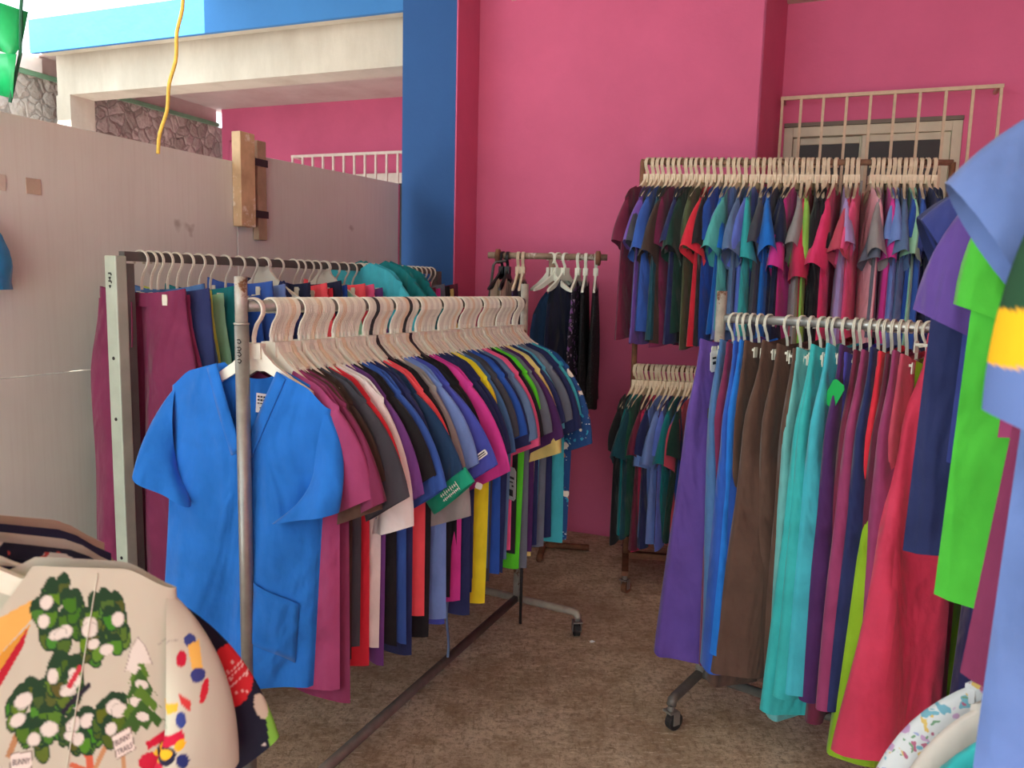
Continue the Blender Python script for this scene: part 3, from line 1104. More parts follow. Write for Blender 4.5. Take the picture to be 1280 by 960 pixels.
hang_row(s1, R1A, R1B, 'centre rack', 'scrub tops on the long centre rack', 'hangers on the long centre rack', seed=1)
# plain white hangers hanging empty between the tops
# empty white hangers bunched among the centre-rack tops
A_, B_ = np.array(R1A), np.array(R1B)
for i in range(1, n1_ - 1):
    if i % 4 == 0:
        continue
    t = s1[i]['t'] + 0.5 * (s1[i + 1]['t'] - s1[i]['t'])
    p_ = A_ + (B_ - A_) * t
    hanger('smalllong', 'grey' if i % 3 else 'ivory', tuple(p_), math.atan2(1.22, 0.66) - math.pi / 2 + 0.03 * math.sin(i * 2.3),
           'small off-white empty hanger squeezed between two tops on the centre rack', 'empty hangers on the centre rack')

# green cuff with small white lettering on the teal navy top; little tags
WHT = plain('white_tag', (232, 232, 230), 0.6)


def price_tag(parent, name, loc, w, h, mat, rx=0.0, ry=0.0, rz=0.0, marks=None):
    mb = MB()
    c = min(w, h) * 0.18
    o = [(-w / 2 + c, -h / 2), (w / 2 - c, -h / 2), (w / 2, -h / 2 + c), (w / 2, h / 2 - c), (w / 2 - c, h / 2), (-w / 2 + c, h / 2), (-w / 2, h / 2 - c), (-w / 2, -h / 2 + c)]
    mb.prism(o, -0.0008, 0.0008)
    q = mb.build(name, mat, parent)
    q.location = loc
    q.rotation_euler = (rx, ry, rz)
    if marks:
        mk = MB()
        for (x, z, a, b) in marks:
            for sy in (-0.0012, 0.0012):
                mk.box((x * w, sy, z * h), (a * w, 0.0004, b * h))
        m_ = mk.build('tag_print', plain('tag_black', (36, 34, 38), 0.6), q)
    return q


it = s1[12]
sh = it['shape']


def sleeve_cuff(it, side, length, mat, droop, sl, hw, name='sleeve_cuff'):
    s = it['shape']
    c = Top(np.random.RandomState(5), **{k: getattr(s, k) for k in ('W0', 'W', 'slope', 'zn', 'nk', 'armpit')})
    c.fs = s.fs
    c.fp = s.fp
    mb = MB()
    a = math.radians(droop)
    S0 = np.array((s.W0 - 0.012, float(s.ztop(np.array(s.W0), False)) + 0.002))
    ax = np.array((math.cos(a), -math.sin(a)))
    pr_ = np.array((-math.sin(a), -math.cos(a)))
    T0 = S0 + (sl - 0.004) * ax
    P = np.zeros((5, 24, 3))
    y0 = float(s.mid(np.array(s.W0 * side), np.array(-0.25)))
    for j in range(5):
        t = j / 4
        tp = T0 + length * t * ax
        bt = tp + (hw * 1.0) * pr_
        cc, h = (tp + bt) / 2, (tp - bt) / 2 * 1.01
        for k in range(24):
            th = TAU * k / 24
            q = cc + h * math.cos(th)
            P[j, k] = (side * q[0], y0 + s.st * 1.45 * math.sin(th) + s.swing * (1 - .25 * math.cos(th)), q[1])
    mb.grid(P, True)
    return mb.build(name, mat, it['root'], smooth=True)


s1[12]['shape'].droop = 48
cf = sleeve_cuff(s1[12], 1, 0.045, cloth((18, 150, 118)), 48, 0.25, 0.165)
tag(cf, 'emerald green cuff with small white lettering')
# lettering strokes across the cuff face
a = math.radians(48)
s_ = s1[12]['shape']
S0 = np.array((s_.W0 - 0.012, float(s_.ztop(np.array(s_.W0), False)) + 0.002))
ax = np.array((math.cos(a), -math.sin(a)))
pp = np.array((-math.sin(a), -math.cos(a)))
mk = MB()
y0 = float(s_.mid(np.array(s_.W0), np.array(-0.25))) + s_.swing - s_.st * 1.45 - 0.0015
for row, (o0, h_) in enumerate(((0.020, 0.009), (0.033, 0.006))):
    for k in range(9 if row == 0 else 11):
        u0 = 0.035 + k * (0.0075 if row == 0 else 0.006)
        c_ = S0 + (0.25 + o0) * ax + u0 * pp
        d1 = ax * h_ * (0.5 if k % 3 else 0.8)
        mk.tube([(c_[0] - d1[0], y0, c_[1] - d1[1]), (c_[0] + d1[0], y0, c_[1] + d1[1])], 0.0009, 5)
        e_ = c_ + pp * 0.004
        mk.tube([(c_[0], y0, c_[1]), (e_[0], y0, e_[1])], 0.0008, 5)
mk.build('cuff_lettering', WHT, cf)
price_tag(s1[17]['root'], 'sleeve_label', (0.325, -0.030, -0.405), 0.05, 0.016, WHT, 0, math.radians(-38), 0.1, [(0, 0.15, 0.8, 0.2), (0, -0.2, 0.8, 0.15)])
price_tag(s1[30]['root'], 'price_tag', (0.205, -0.03, -0.585), 0.055, 0.11, plain('clear_tag', (196, 196, 196), 0.4), 0, 0, -0.5,
          [(0, 0.18, 0.7, 0.07), (0.0, 0.05, 0.5, 0.04), (0.05, -0.28, 0.4, 0.2), (-0.25, -0.1, 0.16, 0.1), (0.2, -0.06, 0.2, 0.06)])
price_tag(s1[18]['root'], 'price_tag', (0.30, -0.03, -0.50), 0.02, 0.018, WHT, 0, 0.3, 0.2)
# neck label and pocket of the front top
s_ = s1[0]['shape']
rt_ = s1[0]['root']
mb = MB()
X, Z = np.meshgrid(np.linspace(0.010, 0.048, 5), np.linspace(-0.205, -0.252, 5))
mb.grid(np.stack((X, s_.surf(X, Z, False) - 0.002, Z), -1))
lb = mb.build('neck_label', WHT, rt_)
mk = MB()
for z, a_, b_ in ((-0.213, 0.014, 0.044), (-0.221, 0.014, 0.04), (-0.229, 0.014, 0.045), (-0.24, 0.02, 0.04)):
    for xx in np.arange(a_, b_, 0.0075):
        yy = float(s_.surf(np.array(xx), np.array(z), False)) - 0.0028
        mk.box((xx + 0.0026, yy, z), (0.005, 0.0006, 0.004 if z > -0.225 else 0.0025))
mk.build('label_print', plain('tag_black', (36, 34, 38)), lb)
# V neck facing
mb = MB()
for sd in (-1, 1):
    P = np.zeros((14, 4, 3))
    for j in range(14):
        f_ = j / 13
        x0 = sd * s_.nk * (1 - f_)
        z0 = s_.zn - s_.vdepth * f_
        for i in range(4):
            q = i / 3.0
            xx = x0 + sd * 0.026 * q * (1.0 if f_ < 0.9 else 1.0)
            zz = z0 - 0.012 * q * 1.2
            zt = float(s_.ztop(np.array(xx * 1.0), True))
            zz = min(zz, zt - 0.001)
            P[j, i] = (xx, float(s_.surf(np.array(xx), np.array(zz), True)) - 0.0025, zz)
    mb.grid(P, flip=sd > 0)
o = mb.build('neck_facing', cloth(PAL['bright blue']), rt_, smooth=True)
so = o.modifiers.new('s', 'SOLIDIFY')
so.thickness = 0.002


def pocket(it, x0, x1, z1, z0, front=True, mat=None, name='pocket', lift=0.003, slant=0.0):
    s = it['shape']
    X, Z = np.meshgrid(np.linspace(x0, x1, 9), np.linspace(z1, z0, 9))
    Z = Z + slant * (X - x0)
    Y = s.surf(X, Z, front) + (-lift if front else lift)
    Y[0] += -0.004 if front else 0.004
    mb = MB().grid(np.stack((X, Y, Z), -1))
    o = mb.build(name, mat or it.get('mat') or cloth(PAL[it['c']]), it['root'], smooth=True)
    so = o.modifiers.new('s', 'SOLIDIFY')
    so.thickness = 0.001
    return o


pocket(s1[0], 0.06, 0.17, -0.65, -0.80, slant=-0.35, lift=0.002)
# hanging tie and a black strap under the centre rack
mb = MB()
p0 = np.array(R1A) + (np.array(R1B) - np.array(R1A)) * 0.47
q = p0 + np.array((0.13, -0.06, -0.80))
mb.tube([q + np.array((0.0 + 0.004 * math.sin(i), 0, -0.032 * i)) for i in range(10)], 0.0045, 6)
tag(mb.build('tie_string', cloth(PAL['steel blue']), None, smooth=True), 'pale blue tie string dangling beneath the tops of the centre rack', 'string')

# --- rack along the grey panels
R2A, R2B = (-1.09, 2.15, 1.40), (-0.37, 3.70, 1.40)
a2 = math.atan2(R2B[1] - R2A[1], R2B[0] - R2A[0])
L2 = math.hypot(R2B[1] - R2A[1], R2B[0] - R2A[0])
r2 = empty('garment_rack', (R2A[0], R2A[1], 0), a2, 'square-tube rack with a pale green post standing along the grey panels', 'clothes rack')
po = MB().box((0, 0, 0.70), (0.035, 0.045, 1.40)).build('post', PALEG, r2, bev=0.003)
tag(po, 'pale green square post with ink marks')
part(MB().box((0.030, 0, 0.69), (0.025, 0.04, 1.38)), 'post_channel', DKST, r2, False)
part(MB().box((L2, 0, 0.70), (0.035, 0.04, 1.40)), 'post', DKST, r2, False)
part(MB().box((L2 / 2, 0, 1.40), (L2 - 0.04, 0.022, 0.026)), 'rail', DKST, r2, False)
part(MB().box((0, 0, 0.022), (0.04, 0.55, 0.04)), 'foot', DKST, r2, False)
part(MB().box((L2, 0, 0.022), (0.04, 0.55, 0.04)), 'foot', DKST, r2, False)
mb = MB()
for k, z in enumerate((1.352, 1.340, 1.331, 1.318)):
    mb.box((-0.0185, 0.002, z), (0.001, 0.010 - 0.002 * (k % 2), 0.0045), 0)
    mb.box((-0.0185, -0.004 + 0.006 * (k % 2), z - 0.003), (0.001, 0.003, 0.006), 0)
mb.build('ink_marks', INK, po)
mb = MB()
for z in (0.55, 0.95, 1.12):
    mb.tube([(-0.0176, 0, z), (-0.0186, 0, z)], 0.005, 10)
mb.build('bolt_holes', INK, po)

seq2 = [(.048, 'plum', 'p'), (.066, 'mauve', 'p'), (.08, 'navy', 'p'), (.10, 'dusty blue', 'p'), (.12, 'yellow green', 'p'), (.145, 'mint', 'p'), (.17, 'teal', 'p'), (.195, 'charcoal', 'p'),
        (.232, 'royal blue', 'p'), (.268, 'mid blue', 'p'), (.30, 'ceil blue', 'p'), (.335, 'navy', 't'), (.375, 'dark navy', 'p'), (.42, 'coral', 'p'), (.442, 'red', 'p'), (.468, 'dark navy', 'p'), (.492, 'royal blue', 'p'),
        (.522, 'mint', 't'), (.556, 'coral', 'p'), (.59, 'pink', 'p'), (.62, 'purple', 'p'), (.65, 'grey', 'p'), (.678, 'lavender', 'p'), (.70, 'sky blue', 'p'),
        (.725, 'aqua', 't'), (.75, 'teal', 't'), (.775, 'teal', 't'), (.83, 'raspberry', 'p'), (.86, 'maroon', 'p'), (.882, 'magenta', 'p'), (.905, 'slate grey', 'p'), (.928, 'black', 'p'), (.95, 'cream yellow', 'p'), (.972, 'burgundy', 'p')]
s2 = []
for i, (t, c, k) in enumerate(seq2):
    if k == 'p':
        s2.append(G(t, c, 'pants', yj=0.03, kw=dict(z0=-0.055 - 0.022 * ((i * 7) % 3) / 2 - (0.02 if i < 9 else 0), W=0.14, Wh=0.17, length=1.0, legw=0.08, hemw=0.09, spread=0.0, thick=0.02, amp=0.012)))
    else:
        s2.append(G(t, c, 'top', yj=0.03, short=True, kw=dict(zn=-0.078, W0=0.165, W=0.185, slope=0.30, sl=0.19, droop=70, length=0.68)))
s2[0].update(yaw=0.10, kw=dict(z0=-0.085, W=0.15, Wh=0.19, length=1.12, legw=0.095, hemw=0.12, spread=0.0, thick=0.022, amp=0.02))
s2[1].update(yaw=0.05, kw=dict(z0=-0.10, W=0.14, Wh=0.19, length=1.10, legw=0.09, hemw=0.11, spread=0.0, thick=0.022, amp=0.018))
s2[2].update(yaw=0.05, kw=dict(z0=-0.085, W=0.19, Wh=0.2, length=0.9, legw=0.09))
s2[24]['t'], s2[25]['t'], s2[26]['t'] = .655, .715, .775
for i in (24, 25, 26):
    s2[i]['kw'].update(zn=0.020 + 0.012 * (i % 2), W0=0.20, W=0.21, slope=0.36, thick=0.024, nk=0.06, vdepth=0.03, sl=0.24, droop=62)
s2[11]['kw'].update(zn=-0.055, W0=0.13, slope=0.6)
s2[17].update(sleeves=())
hang_row(s2, R2A, R2B, 'panel-side rack', 'clothes on the rack along the grey panels', 'hangers on the rack along the grey panels', seed=2, hcol='grey')
# drawstring on the plum trousers
mb = MB().tube([(0.015, -0.055, -0.125), (0.017, -0.058, -0.19), (0.016, -0.06, -0.25), (0.006, -0.06, -0.252)], 0.002, 6)
mb.build('drawstring', cloth(PAL['plum']), s2[0]['root'])

# --- trousers rack
R3A, R3B = (0.64, 2.42, 1.262), (1.40, 1.86, 1.262)
a3 = math.atan2(R3B[1] - R3A[1], R3B[0] - R3A[0])
L3 = math.hypot(R3B[1] - R3A[1], R3B[0] - R3A[0])
r3 = empty('garment_rack', (R3A[0], R3A[1], 0), a3, 'low grey pipe rack on casters, full of scrub trousers', 'clothes rack')
part(MB().tube([(0, 0, 0.10), (0, 0, 1.345)], 0.0155, 16), 'post', plain('worn_post_top', (176, 172, 162)), r3)
part(MB().tube([(L3, 0, 0.10), (L3, 0, 1.345)], 0.0155, 16), 'post', STEEL, r3)
part(MB().tube([(0.016, 0, 1.262), (L3 - 0.016, 0, 1.262)], RR, 14), 'rail', plain('bright_pipe', (186, 188, 186), 0.35, 0.6, 0.08, 30), r3)
part(MB().tube([(0.014, 0, 0.10), (L3 - 0.014, 0, 0.10)], 0.0145, 14), 'base_bar', STEELD, r3)
for x in (0, L3):
    part(MB().tube([(x, -0.215, 0.082), (x, -0.21, 0.098), (x, -0.195, 0.10), (x, 0.195, 0.10), (x, 0.21, 0.098), (x, 0.215, 0.082)], 0.0150, 14), 'foot', STEELD, r3)
    for y in (-0.215, 0.215):
        caster(r3, x, y, 0.082, 1.2)
px3 = [(.048, 'purple'), (.066, 'dusty blue'), (.085, 'plum'), (.108, 'royal blue'), (.132, 'bright blue'), (.160, 'brown'), (.222, 'brown'), (.262, 'brown'), (.29, 'brown'), (.322, 'pale aqua'), (.342, 'turquoise'),
       (.362, 'turquoise'), (.388, 'aqua'), (.418, 'dark purple'), (.436, 'indigo'), (.462, 'maroon'), (.484, 'mauve'), (.50, 'navy'), (.52, 'red'), (.54, 'burgundy'), (.56, 'mauve'), (.585, 'rose'), (.612, 'lime'), (.655, 'coral pink'), (.82, 'navy')]
PAL['lime'] = (142, 184, 34)
PAL['coral pink'] = (212, 62, 94)
PAL['purple'] = (92, 66, 146)
s3 = []
for i, (t, c) in enumerate(px3):
    rs = np.random.RandomState(300 + i)
    s3.append(G(t, c, 'pants', yj=0.04, yaw=-0.06, kw=dict(z0=-0.050 - rs.uniform(0, 0.016), W=0.125, Wh=0.17, length=0.98, legw=0.085, hemw=0.10 + rs.uniform(-0.01, 0.02), spread=-0.01, thick=0.020, amp=0.014, sway=rs.uniform(-0.02, 0.01))))
s3[0].update(yaw=-0.42, tilt=0.0, kw=dict(z0=-0.058, W=0.135, Wh=0.16, length=1.02, legw=0.085, hemw=0.11, spread=-0.02, thick=0.022, amp=0.012, sway=-0.05))
s3[4]['kw'].update(length=0.92)
s3[5].update(yaw=-0.2)
s3[5]['kw'].update(length=1.04)
s3[6].update(yaw=-0.25)
s3[7].update(yaw=-0.2)
s3[9].update(yaw=-0.25)
s3[9]['kw'].update(length=1.08, hemw=0.10)
s3[11].update(yaw=-0.25)
s3[11]['kw'].update(length=1.05)
s3[15]['kw'].update(length=1.05)
s3[22].update(yaw=-0.55, kw=dict(z0=-0.07, W=0.10, Wh=0.15, length=1.09, legw=0.11, hemw=0.15, spread=0.0, thick=0.03, amp=0.02, sway=0.03))
s3[23].update(yaw=-0.40, kw=dict(z0=-0.010, W=0.07, Wh=0.14, length=1.10, legw=0.12, hemw=0.16, spread=0.03, thick=0.03, amp=0.016, sway=0.02))
hang_row(s3, R3A, R3B, 'trousers rack', 'scrub trousers on the low pipe rack', 'clip hangers on the trousers rack', seed=3, hcol='grey', fwd='after', back='before')
price_tag(s3[0]['root'], 'price_tag', (0.105, 0.030, -0.125), 0.036, 0.064, WHT, 0, 0.08, 0.2, [(0, 0.15, 0.5, 0.1), (0, -0.08, 0.45, 0.14)])
price_tag(s3[13]['root'], 'price_tag', (0.15, 0.0, -0.185), 0.045, 0.075, plain('green_tag', (22, 168, 78), 0.5), 0, 0.5, 1.1)
price_tag(s3[0]['root'], 'side_label', (0.120, 0.034, -0.28), 0.012, 0.03, plain('brown_label', (74, 62, 58), 0.7), 0, 0, 0.5)


# --- two-tier rack by the window
R4A, R4B = (0.555, 3.55, 1.90), (1.82, 3.36, 1.90)
a4 = math.atan2(R4B[1] - R4A[1], R4B[0] - R4A[0])
L4 = math.hypot(R4B[1] - R4A[1], R4B[0] - R4A[0])
r4 = empty('garment_rack', (R4A[0], R4A[1], 0), a4, 'tall rusty two-tier rack against the pink wall, full of scrub tops', 'clothes rack')
part(MB().tube([(0, 0, 0.10), (0, 0, 1.90), (0.004, 0, 1.908)], 0.0125, 14), 'post', RUST, r4)
part(MB().tube([(L4, 0, 0.10), (L4, 0, 1.90)], 0.0125, 14), 'post', RUST, r4)
for z in (1.90, 0.985):
    part(MB().tube([(0.0, 0, z), (L4, 0, z)], 0.0125, 14), 'rail', RUSTY if z > 1.5 else RUST, r4)
part(MB().box((L4 / 2, 0, 0.10), (L4 - 0.026, 0.03, 0.028)), 'base_bar', RUST, r4, False)
for x in (0, L4):
    part(MB().box((x, 0.0, 0.097), (0.03, 0.50, 0.022)), 'foot', RUST, r4, False)
    for y in (-0.235, 0.235):
        caster(r4, x, y, 0.086, 1.0, RUST)
up = [(.02, 'maroon'), (.038, 'violet'), (.056, 'charcoal'), (.072, 'mid blue'), (.09, 'dark teal'), (.11, 'dark brown'), (.13, 'plum'), (.15, 'navy'), (.168, 'black'), (.186, 'bottle green'), (.204, 'olive green'), (.222, 'black'),
      (.245, 'red'), (.268, 'royal blue'), (.29, 'bright blue'), (.31, 'seafoam'), (.328, 'ceil blue'), (.348, 'steel blue'), (.37, 'turquoise'), (.388, 'periwinkle'), (.405, 'charcoal'), (.424, 'bright blue'), (.442, 'royal blue'),
      (.46, 'navy'), (.478, 'dark navy'), (.497, 'dark navy'), (.515, 'magenta'), (.532, 'grey'), (.548, 'pale lime'), (.562, 'raspberry'), (.578, 'black'), (.598, 'black'), (.616, 'black'), (.638, 'hot pink'),
      (.672, 'lavender'), (.690, 'rose'), (.708, 'pink'), (.752, 'pale pink'), (.77, 'slate grey'), (.788, 'grey'), (.803, 'magenta'), (.82, 'ceil blue'), (.838, 'ceil blue'), (.856, 'steel blue'), (.87, 'mint'),
      (.886, 'royal blue'), (.904, 'mid blue'), (.922, 'navy'), (.945, 'navy')]
s4 = []
for i, (t, c) in enumerate(up):
    rs = np.random.RandomState(400 + i)
    yw = -0.42 + 0.25 * t + 0.12 * math.sin(i * 1.9) + 0.05 * math.sin(i * 0.7)
    s4.append(G(t, c, 'top', yaw=yw, yj=0.05, kw=dict(W0=0.185, W=0.20, length=0.66 + rs.uniform(-0.04, 0.04), sl=0.20 + rs.uniform(-0.03, 0.05), droop=66 + rs.uniform(-10, 8), zn=-0.110, st=0.027, thick=0.015, swing=rs.uniform(-0.03, 0.02))))
s4[0].update(yaw=-0.55)
s4[3]['kw'].update(st=0.03, droop=62, sl=0.24)
s4[5]['kw'].update(sl=0.26)
s4[18]['kw'].update(sl=0.26, st=0.026)
s4[19]['kw'].update(sl=0.25, st=0.026)
s4[28]['kw'].update(sl=0.26, st=0.028, droop=76)
s4[26]['kw'].update(sl=0.30)
s4[29]['kw'].update(sl=0.33, droop=74)
s4[33]['kw'].update(sl=0.29, st=0.03)
hang_row(s4, R4A, R4B, 'upper window rail', 'scrub tops on the upper rail by the window', 'hangers on the upper rail by the window', seed=4, hcol='ivory', fwd='after', back='before')
price_tag(s4[19]['root'], 'sleeve_label', (0.285, -0.034, -0.37), 0.02, 0.02, WHT, 0, 0, 0.0)
lo = [(.01, 'black'), (.022, 'dark teal'), (.036, 'teal'), (.052, 'dark green'), (.068, 'maroon'), (.083, 'navy'), (.098, 'raspberry'), (.113, 'ceil blue'), (.128, 'ceil blue'), (.143, 'periwinkle'), (.16, 'dark purple'),
      (.176, 'teal'), (.192, 'bottle green'), (.208, 'royal blue'), (.226, 'rose'), (.244, 'violet'), (.262, 'indigo'), (.285, 'navy'), (.31, 'plum'), (.34, 'navy')]
s5 = []
for i, (t, c) in enumerate(lo):
    rs = np.random.RandomState(500 + i)
    yw = -0.40 + 0.12 * math.sin(i * 1.7)
    s5.append(G(t, c, 'top', yaw=yw, yj=0.05, kw=dict(W0=0.185, W=0.20, length=0.66 + rs.uniform(-0.03, 0.04), sl=0.21 + rs.uniform(-0.03, 0.04), droop=68 + rs.uniform(-8, 8), zn=-0.110, st=0.025, thick=0.014, swing=rs.uniform(-0.02, 0.02))))
R4LA, R4LB = (R4A[0], R4A[1], 0.985), (R4B[0], R4B[1], 0.985)
hang_row(s5, R4LA, R4LB, 'lower rusty rail', 'scrub tops on the lower rail of the rusty rack', 'hangers on the lower rail of the rusty rack', seed=5, hcol='ivory', fwd='after', back='before')

# --- small rail by the pink wall
R5A, R5B = (-0.10, 3.93, 1.49), (0.42, 3.86, 1.49)
a5 = math.atan2(R5B[1] - R5A[1], R5B[0] - R5A[0])
L5 = math.hypot(R5B[1] - R5A[1], R5B[0] - R5A[0])
r5 = empty('clothes_stand', (R5A[0], R5A[1], 0), a5, 'small rusty T-shaped clothes stand in front of the pink wall', 'clothes rack')
FLAK = plain('flaking_pipe', (150, 128, 108), 0.7, 0.2, 0.3, 24, 0.2, sub=((214, 206, 196), 14, 0.56))
part(MB().tube([(-0.035, 0, 1.49), (L5 + 0.03, 0, 1.49)], 0.0155, 14), 'rail', FLAK, r5)
part(MB().tube([(0.285, 0, 0.03), (0.285, 0, 1.474)], 0.0155, 14), 'post', FLAK, r5)
part(MB().tube([(0.285, -0.22, 0.02), (0.285, 0.2, 0.02)], 0.016, 12), 'foot', RUST, r5)
part(MB().tube([(0.06, 0, 0.02), (0.52, 0, 0.02)], 0.016, 12), 'foot', RUST, r5)
for x in (0.015, L5 - 0.015):
    part(MB().tube([(x - 0.014, 0, 1.485), (x - 0.010, 0, 1.485), (x + 0.010, 0, 1.485), (x + 0.014, 0, 1.485)], [0.024, 0.036, 0.036, 0.024], 20), 'end_disc', RUST, r5)
part(MB().tube([(0.06, -0.02, 1.463), (0.012, -0.02, 1.46), (-0.004, -0.02, 1.44), (-0.03, -0.02, 1.2)], 0.007, 8), 'side_rod', DKST, r5)
DKP = printed('dark_purple_print', (34, 28, 46), [((150, 96, 170), 1.0, 0.3), ((190, 170, 200), 1.6, 0.2)], 24)
LACE = printed('black_lace', (24, 24, 28), [((70, 68, 76), 2.0, 0.25)], 40)
PAL['cream'] = (222, 208, 186)
s6 = [G(.075, 'cream', h='black', yaw=-0.30), G(.125, 'ivory', h='black', yaw=-0.12), G(.225, 'dark purple', h='ivory', yaw=-0.05), G(.27, 'black', h='ivory'),
      G(.60, 'teal navy', h='white', yaw=-0.75), G(.67, 'dark navy', h='white', yaw=-0.5), G(.79, 'violet printed', h='white', mat=DKP, yaw=-0.15), G(.86, 'black lace', h='white', mat=LACE, yaw=-0.05), G(.955, 'grey black', h='grey', mat=LACE, yaw=0.0)]
PAL['ivory'] = (214, 196, 172)
for i, it in enumerate(s6):
    it['sleeves'] = ()
    it['noun'] = 'sleeveless top'
    it['name'] = 'sleeveless_shirt'
    it['kw'] = dict(W0=0.13, W=0.17, length=0.55, zn=-0.112, nk=0.06, vdepth=0.10, slope=0.5, thick=0.016, amp=0.008)
s6[5]['kw'].update(slope=1.1, W0=0.15)
s6[4]['kw'].update(slope=1.0, W0=0.15, zn=-0.17)
for i in (6, 7, 8):
    s6[i]['kw'].update(length=0.62, amp=0.012)
hang_row(s6, R5A, R5B, 'small T-shaped stand', 'tops on the small stand by the pink wall', 'hangers on the small stand by the pink wall', seed=6, fwd='after', back='before')
hanger('top', 'white', tuple(np.array(R5A) + (np.array(R5B) - np.array(R5A)) * 0.535), -0.9, 'white empty plastic hanger on the small T-shaped stand beside its post', 'spare hangers')

# ------------------------------------------------------------------ tall rack at the picture's right edge, upper and lower rail
DIR7 = np.array((0.41, 0.912))
R7A = np.array((0.635, 0.50, 1.725))
R7L = 1.0
R7B = R7A + np.array((DIR7[0], DIR7[1], 0)) * R7L
a7 = math.atan2(DIR7[1], DIR7[0])
r7 = empty('garment_rack', (R7A[0], R7A[1], 0), a7, 'tall two-tier pipe rack at the right edge, its tops reaching into view', 'clothes rack')
for x in (-0.03, R7L + 0.03):
    part(MB().tube([(x, 0, 0.10), (x, 0, 1.75)], 0.014, 12), 'post', STEEL, r7)
    part(MB().tube([(x, -0.22, 0.10), (x, 0.22, 0.10)], 0.014, 12), 'foot', STEEL, r7)
    for y in (-0.21, 0.21):
        caster(r7, x, y, 0.087, 0.4)
for z in (1.725, 0.985):
    part(MB().tube([(-0.03, 0, z), (R7L + 0.03, 0, z)], RR, 12), 'rail', STEEL, r7)
part(MB().tube([(-0.03, 0, 0.10), (R7L + 0.03, 0, 0.10)], 0.014, 12), 'base_bar', STEEL, r7)
PAL['deep blue'] = (48, 60, 130)
PAL['light blue'] = (94, 118, 176)
PAL['grass green'] = (72, 184, 54)
KN = vcol_cloth('banded_knit')
s7 = [G(.03, 'dark green', noun='band-sleeved top', kw=dict(W0=0.20, W=0.20, sl=0.30, droop=72, length=0.62, hw=0.12, st=0.035)),
      G(.17, 'light blue', kw=dict(W0=0.195, W=0.225, sl=0.155, droop=33, length=0.76, hw=0.14, st=0.04, thick=0.03), yaw=0.0),
      G(.34, 'plum', tilt=0.06, kw=dict(W0=0.165, W=0.175, length=0.74, sl=0.15, droop=90, hw=0.08, thick=0.022)),
      G(.53, 'mauve', kw=dict(W0=0.195, W=0.19, sl=0.10, droop=60, length=0.45, hw=0.09)),
      G(.60, 'grass green', kw=dict(W0=0.195, W=0.235, sl=0.22, droop=70, length=0.71, hw=0.15, thick=0.02, st=0.024)),
      G(.70, 'purple', kw=dict(W0=0.215, W=0.20, sl=0.235, droop=64, length=0.60, hw=0.16, st=0.03)),
      G(.755, 'steel blue', kw=dict(W0=0.19, W=0.20, sl=0.20, droop=66, length=0.60, hw=0.15)),
      G(.81, 'deep blue', kw=dict(W0=0.205, W=0.22, sl=0.125, droop=30, length=0.55, hw=0.16, st=0.04)),
      G(.88, 'navy', kw=dict(W0=0.20, W=0.27, sl=0.135, droop=26, length=0.72, hw=0.17, st=0.042, thick=0.022), yaw=0.1)]
hang_row(s7, R7A, R7B, 'tall right-hand rack'.replace('right-hand', 'edge'), 'tops on the tall rack at the right edge', 'hangers on the tall rack at the right edge', seed=7)


def bands(o):
    me = o.data
    co = np.zeros(len(me.vertices) * 3)
    me.vertices.foreach_get('co', co)
    z = co.reshape(-1, 3)[:, 2]
    Cc = np.zeros((len(z), 4))
    Cc[:] = rgb((94, 116, 172))
    Cc[z > -0.43] = rgb((240, 176, 30))
    Cc[z > -0.385] = rgb((36, 70, 48))
    me.color_attributes.new('print', 'FLOAT_COLOR', 'POINT').data.foreach_set('color', Cc.ravel())
    me.materials.clear()
    me.materials.append(KN)


s7[0]['shape'].droop = 72
for q in [x for x in s7[0]['root'].children if x.name.startswith('sleeve')]:
    sd_ = 1 if q.data.vertices[0].co.x > 0 else -1
    q.data = s7[0]['shape'].sleeve(sd_, 150, 60).mesh('sleeve', True)
    bands(q)
    q['label'] = 'sleeve banded dark green, yellow and light blue'
FLOR = printed('pastel_floral_print', (204, 208, 212), [((186, 150, 190), 1.0, 0.34), ((110, 166, 186), 1.25, 0.3), ((206, 176, 100), 1.7, 0.26), ((170, 96, 124), 1.9, 0.24), ((150, 160, 200), 1.5, 0.2), ((110, 150, 120), 2.1, 0.18)], 24)
LACEW = printed('black_leaf_print', (224, 216, 214), [((180, 120, 100), 1.3, 0.2)], 20, (40, 38, 44))
s8 = [G(.30, 'black leaf printed', mat=LACEW, noun='top', kw=dict(W0=0.20, W=0.22, sl=0.2, droop=60, length=0.6)),
      G(.38, 'turquoise', kw=dict(W0=0.2, W=0.21, sl=0.22, droop=62, length=0.6)),
      G(.45, 'peach blotched', mat=printed('peach_print', (206, 196, 188), [((200, 150, 130), 1.0, 0.3), ((190, 170, 150), 1.5, 0.2)], 14), noun='top', kw=dict(W0=0.205, W=0.22, sl=0.20, droop=62, length=0.6, hw=0.12, st=0.02)),
      G(.52, 'pastel floral', mat=FLOR, noun='top', kw=dict(W0=0.205, W=0.22, sl=0.22, droop=56, length=0.62, hw=0.15, st=0.022))]
R7LA, R7LB = R7A.copy(), R7B.copy()
R7LA[2] = R7LB[2] = 0.985
hang_row(s8, R7LA, R7LB, 'lower edge rail', 'patterned tops on the lower rail at the right edge', 'hangers on the lower rail at the right edge', seed=8)
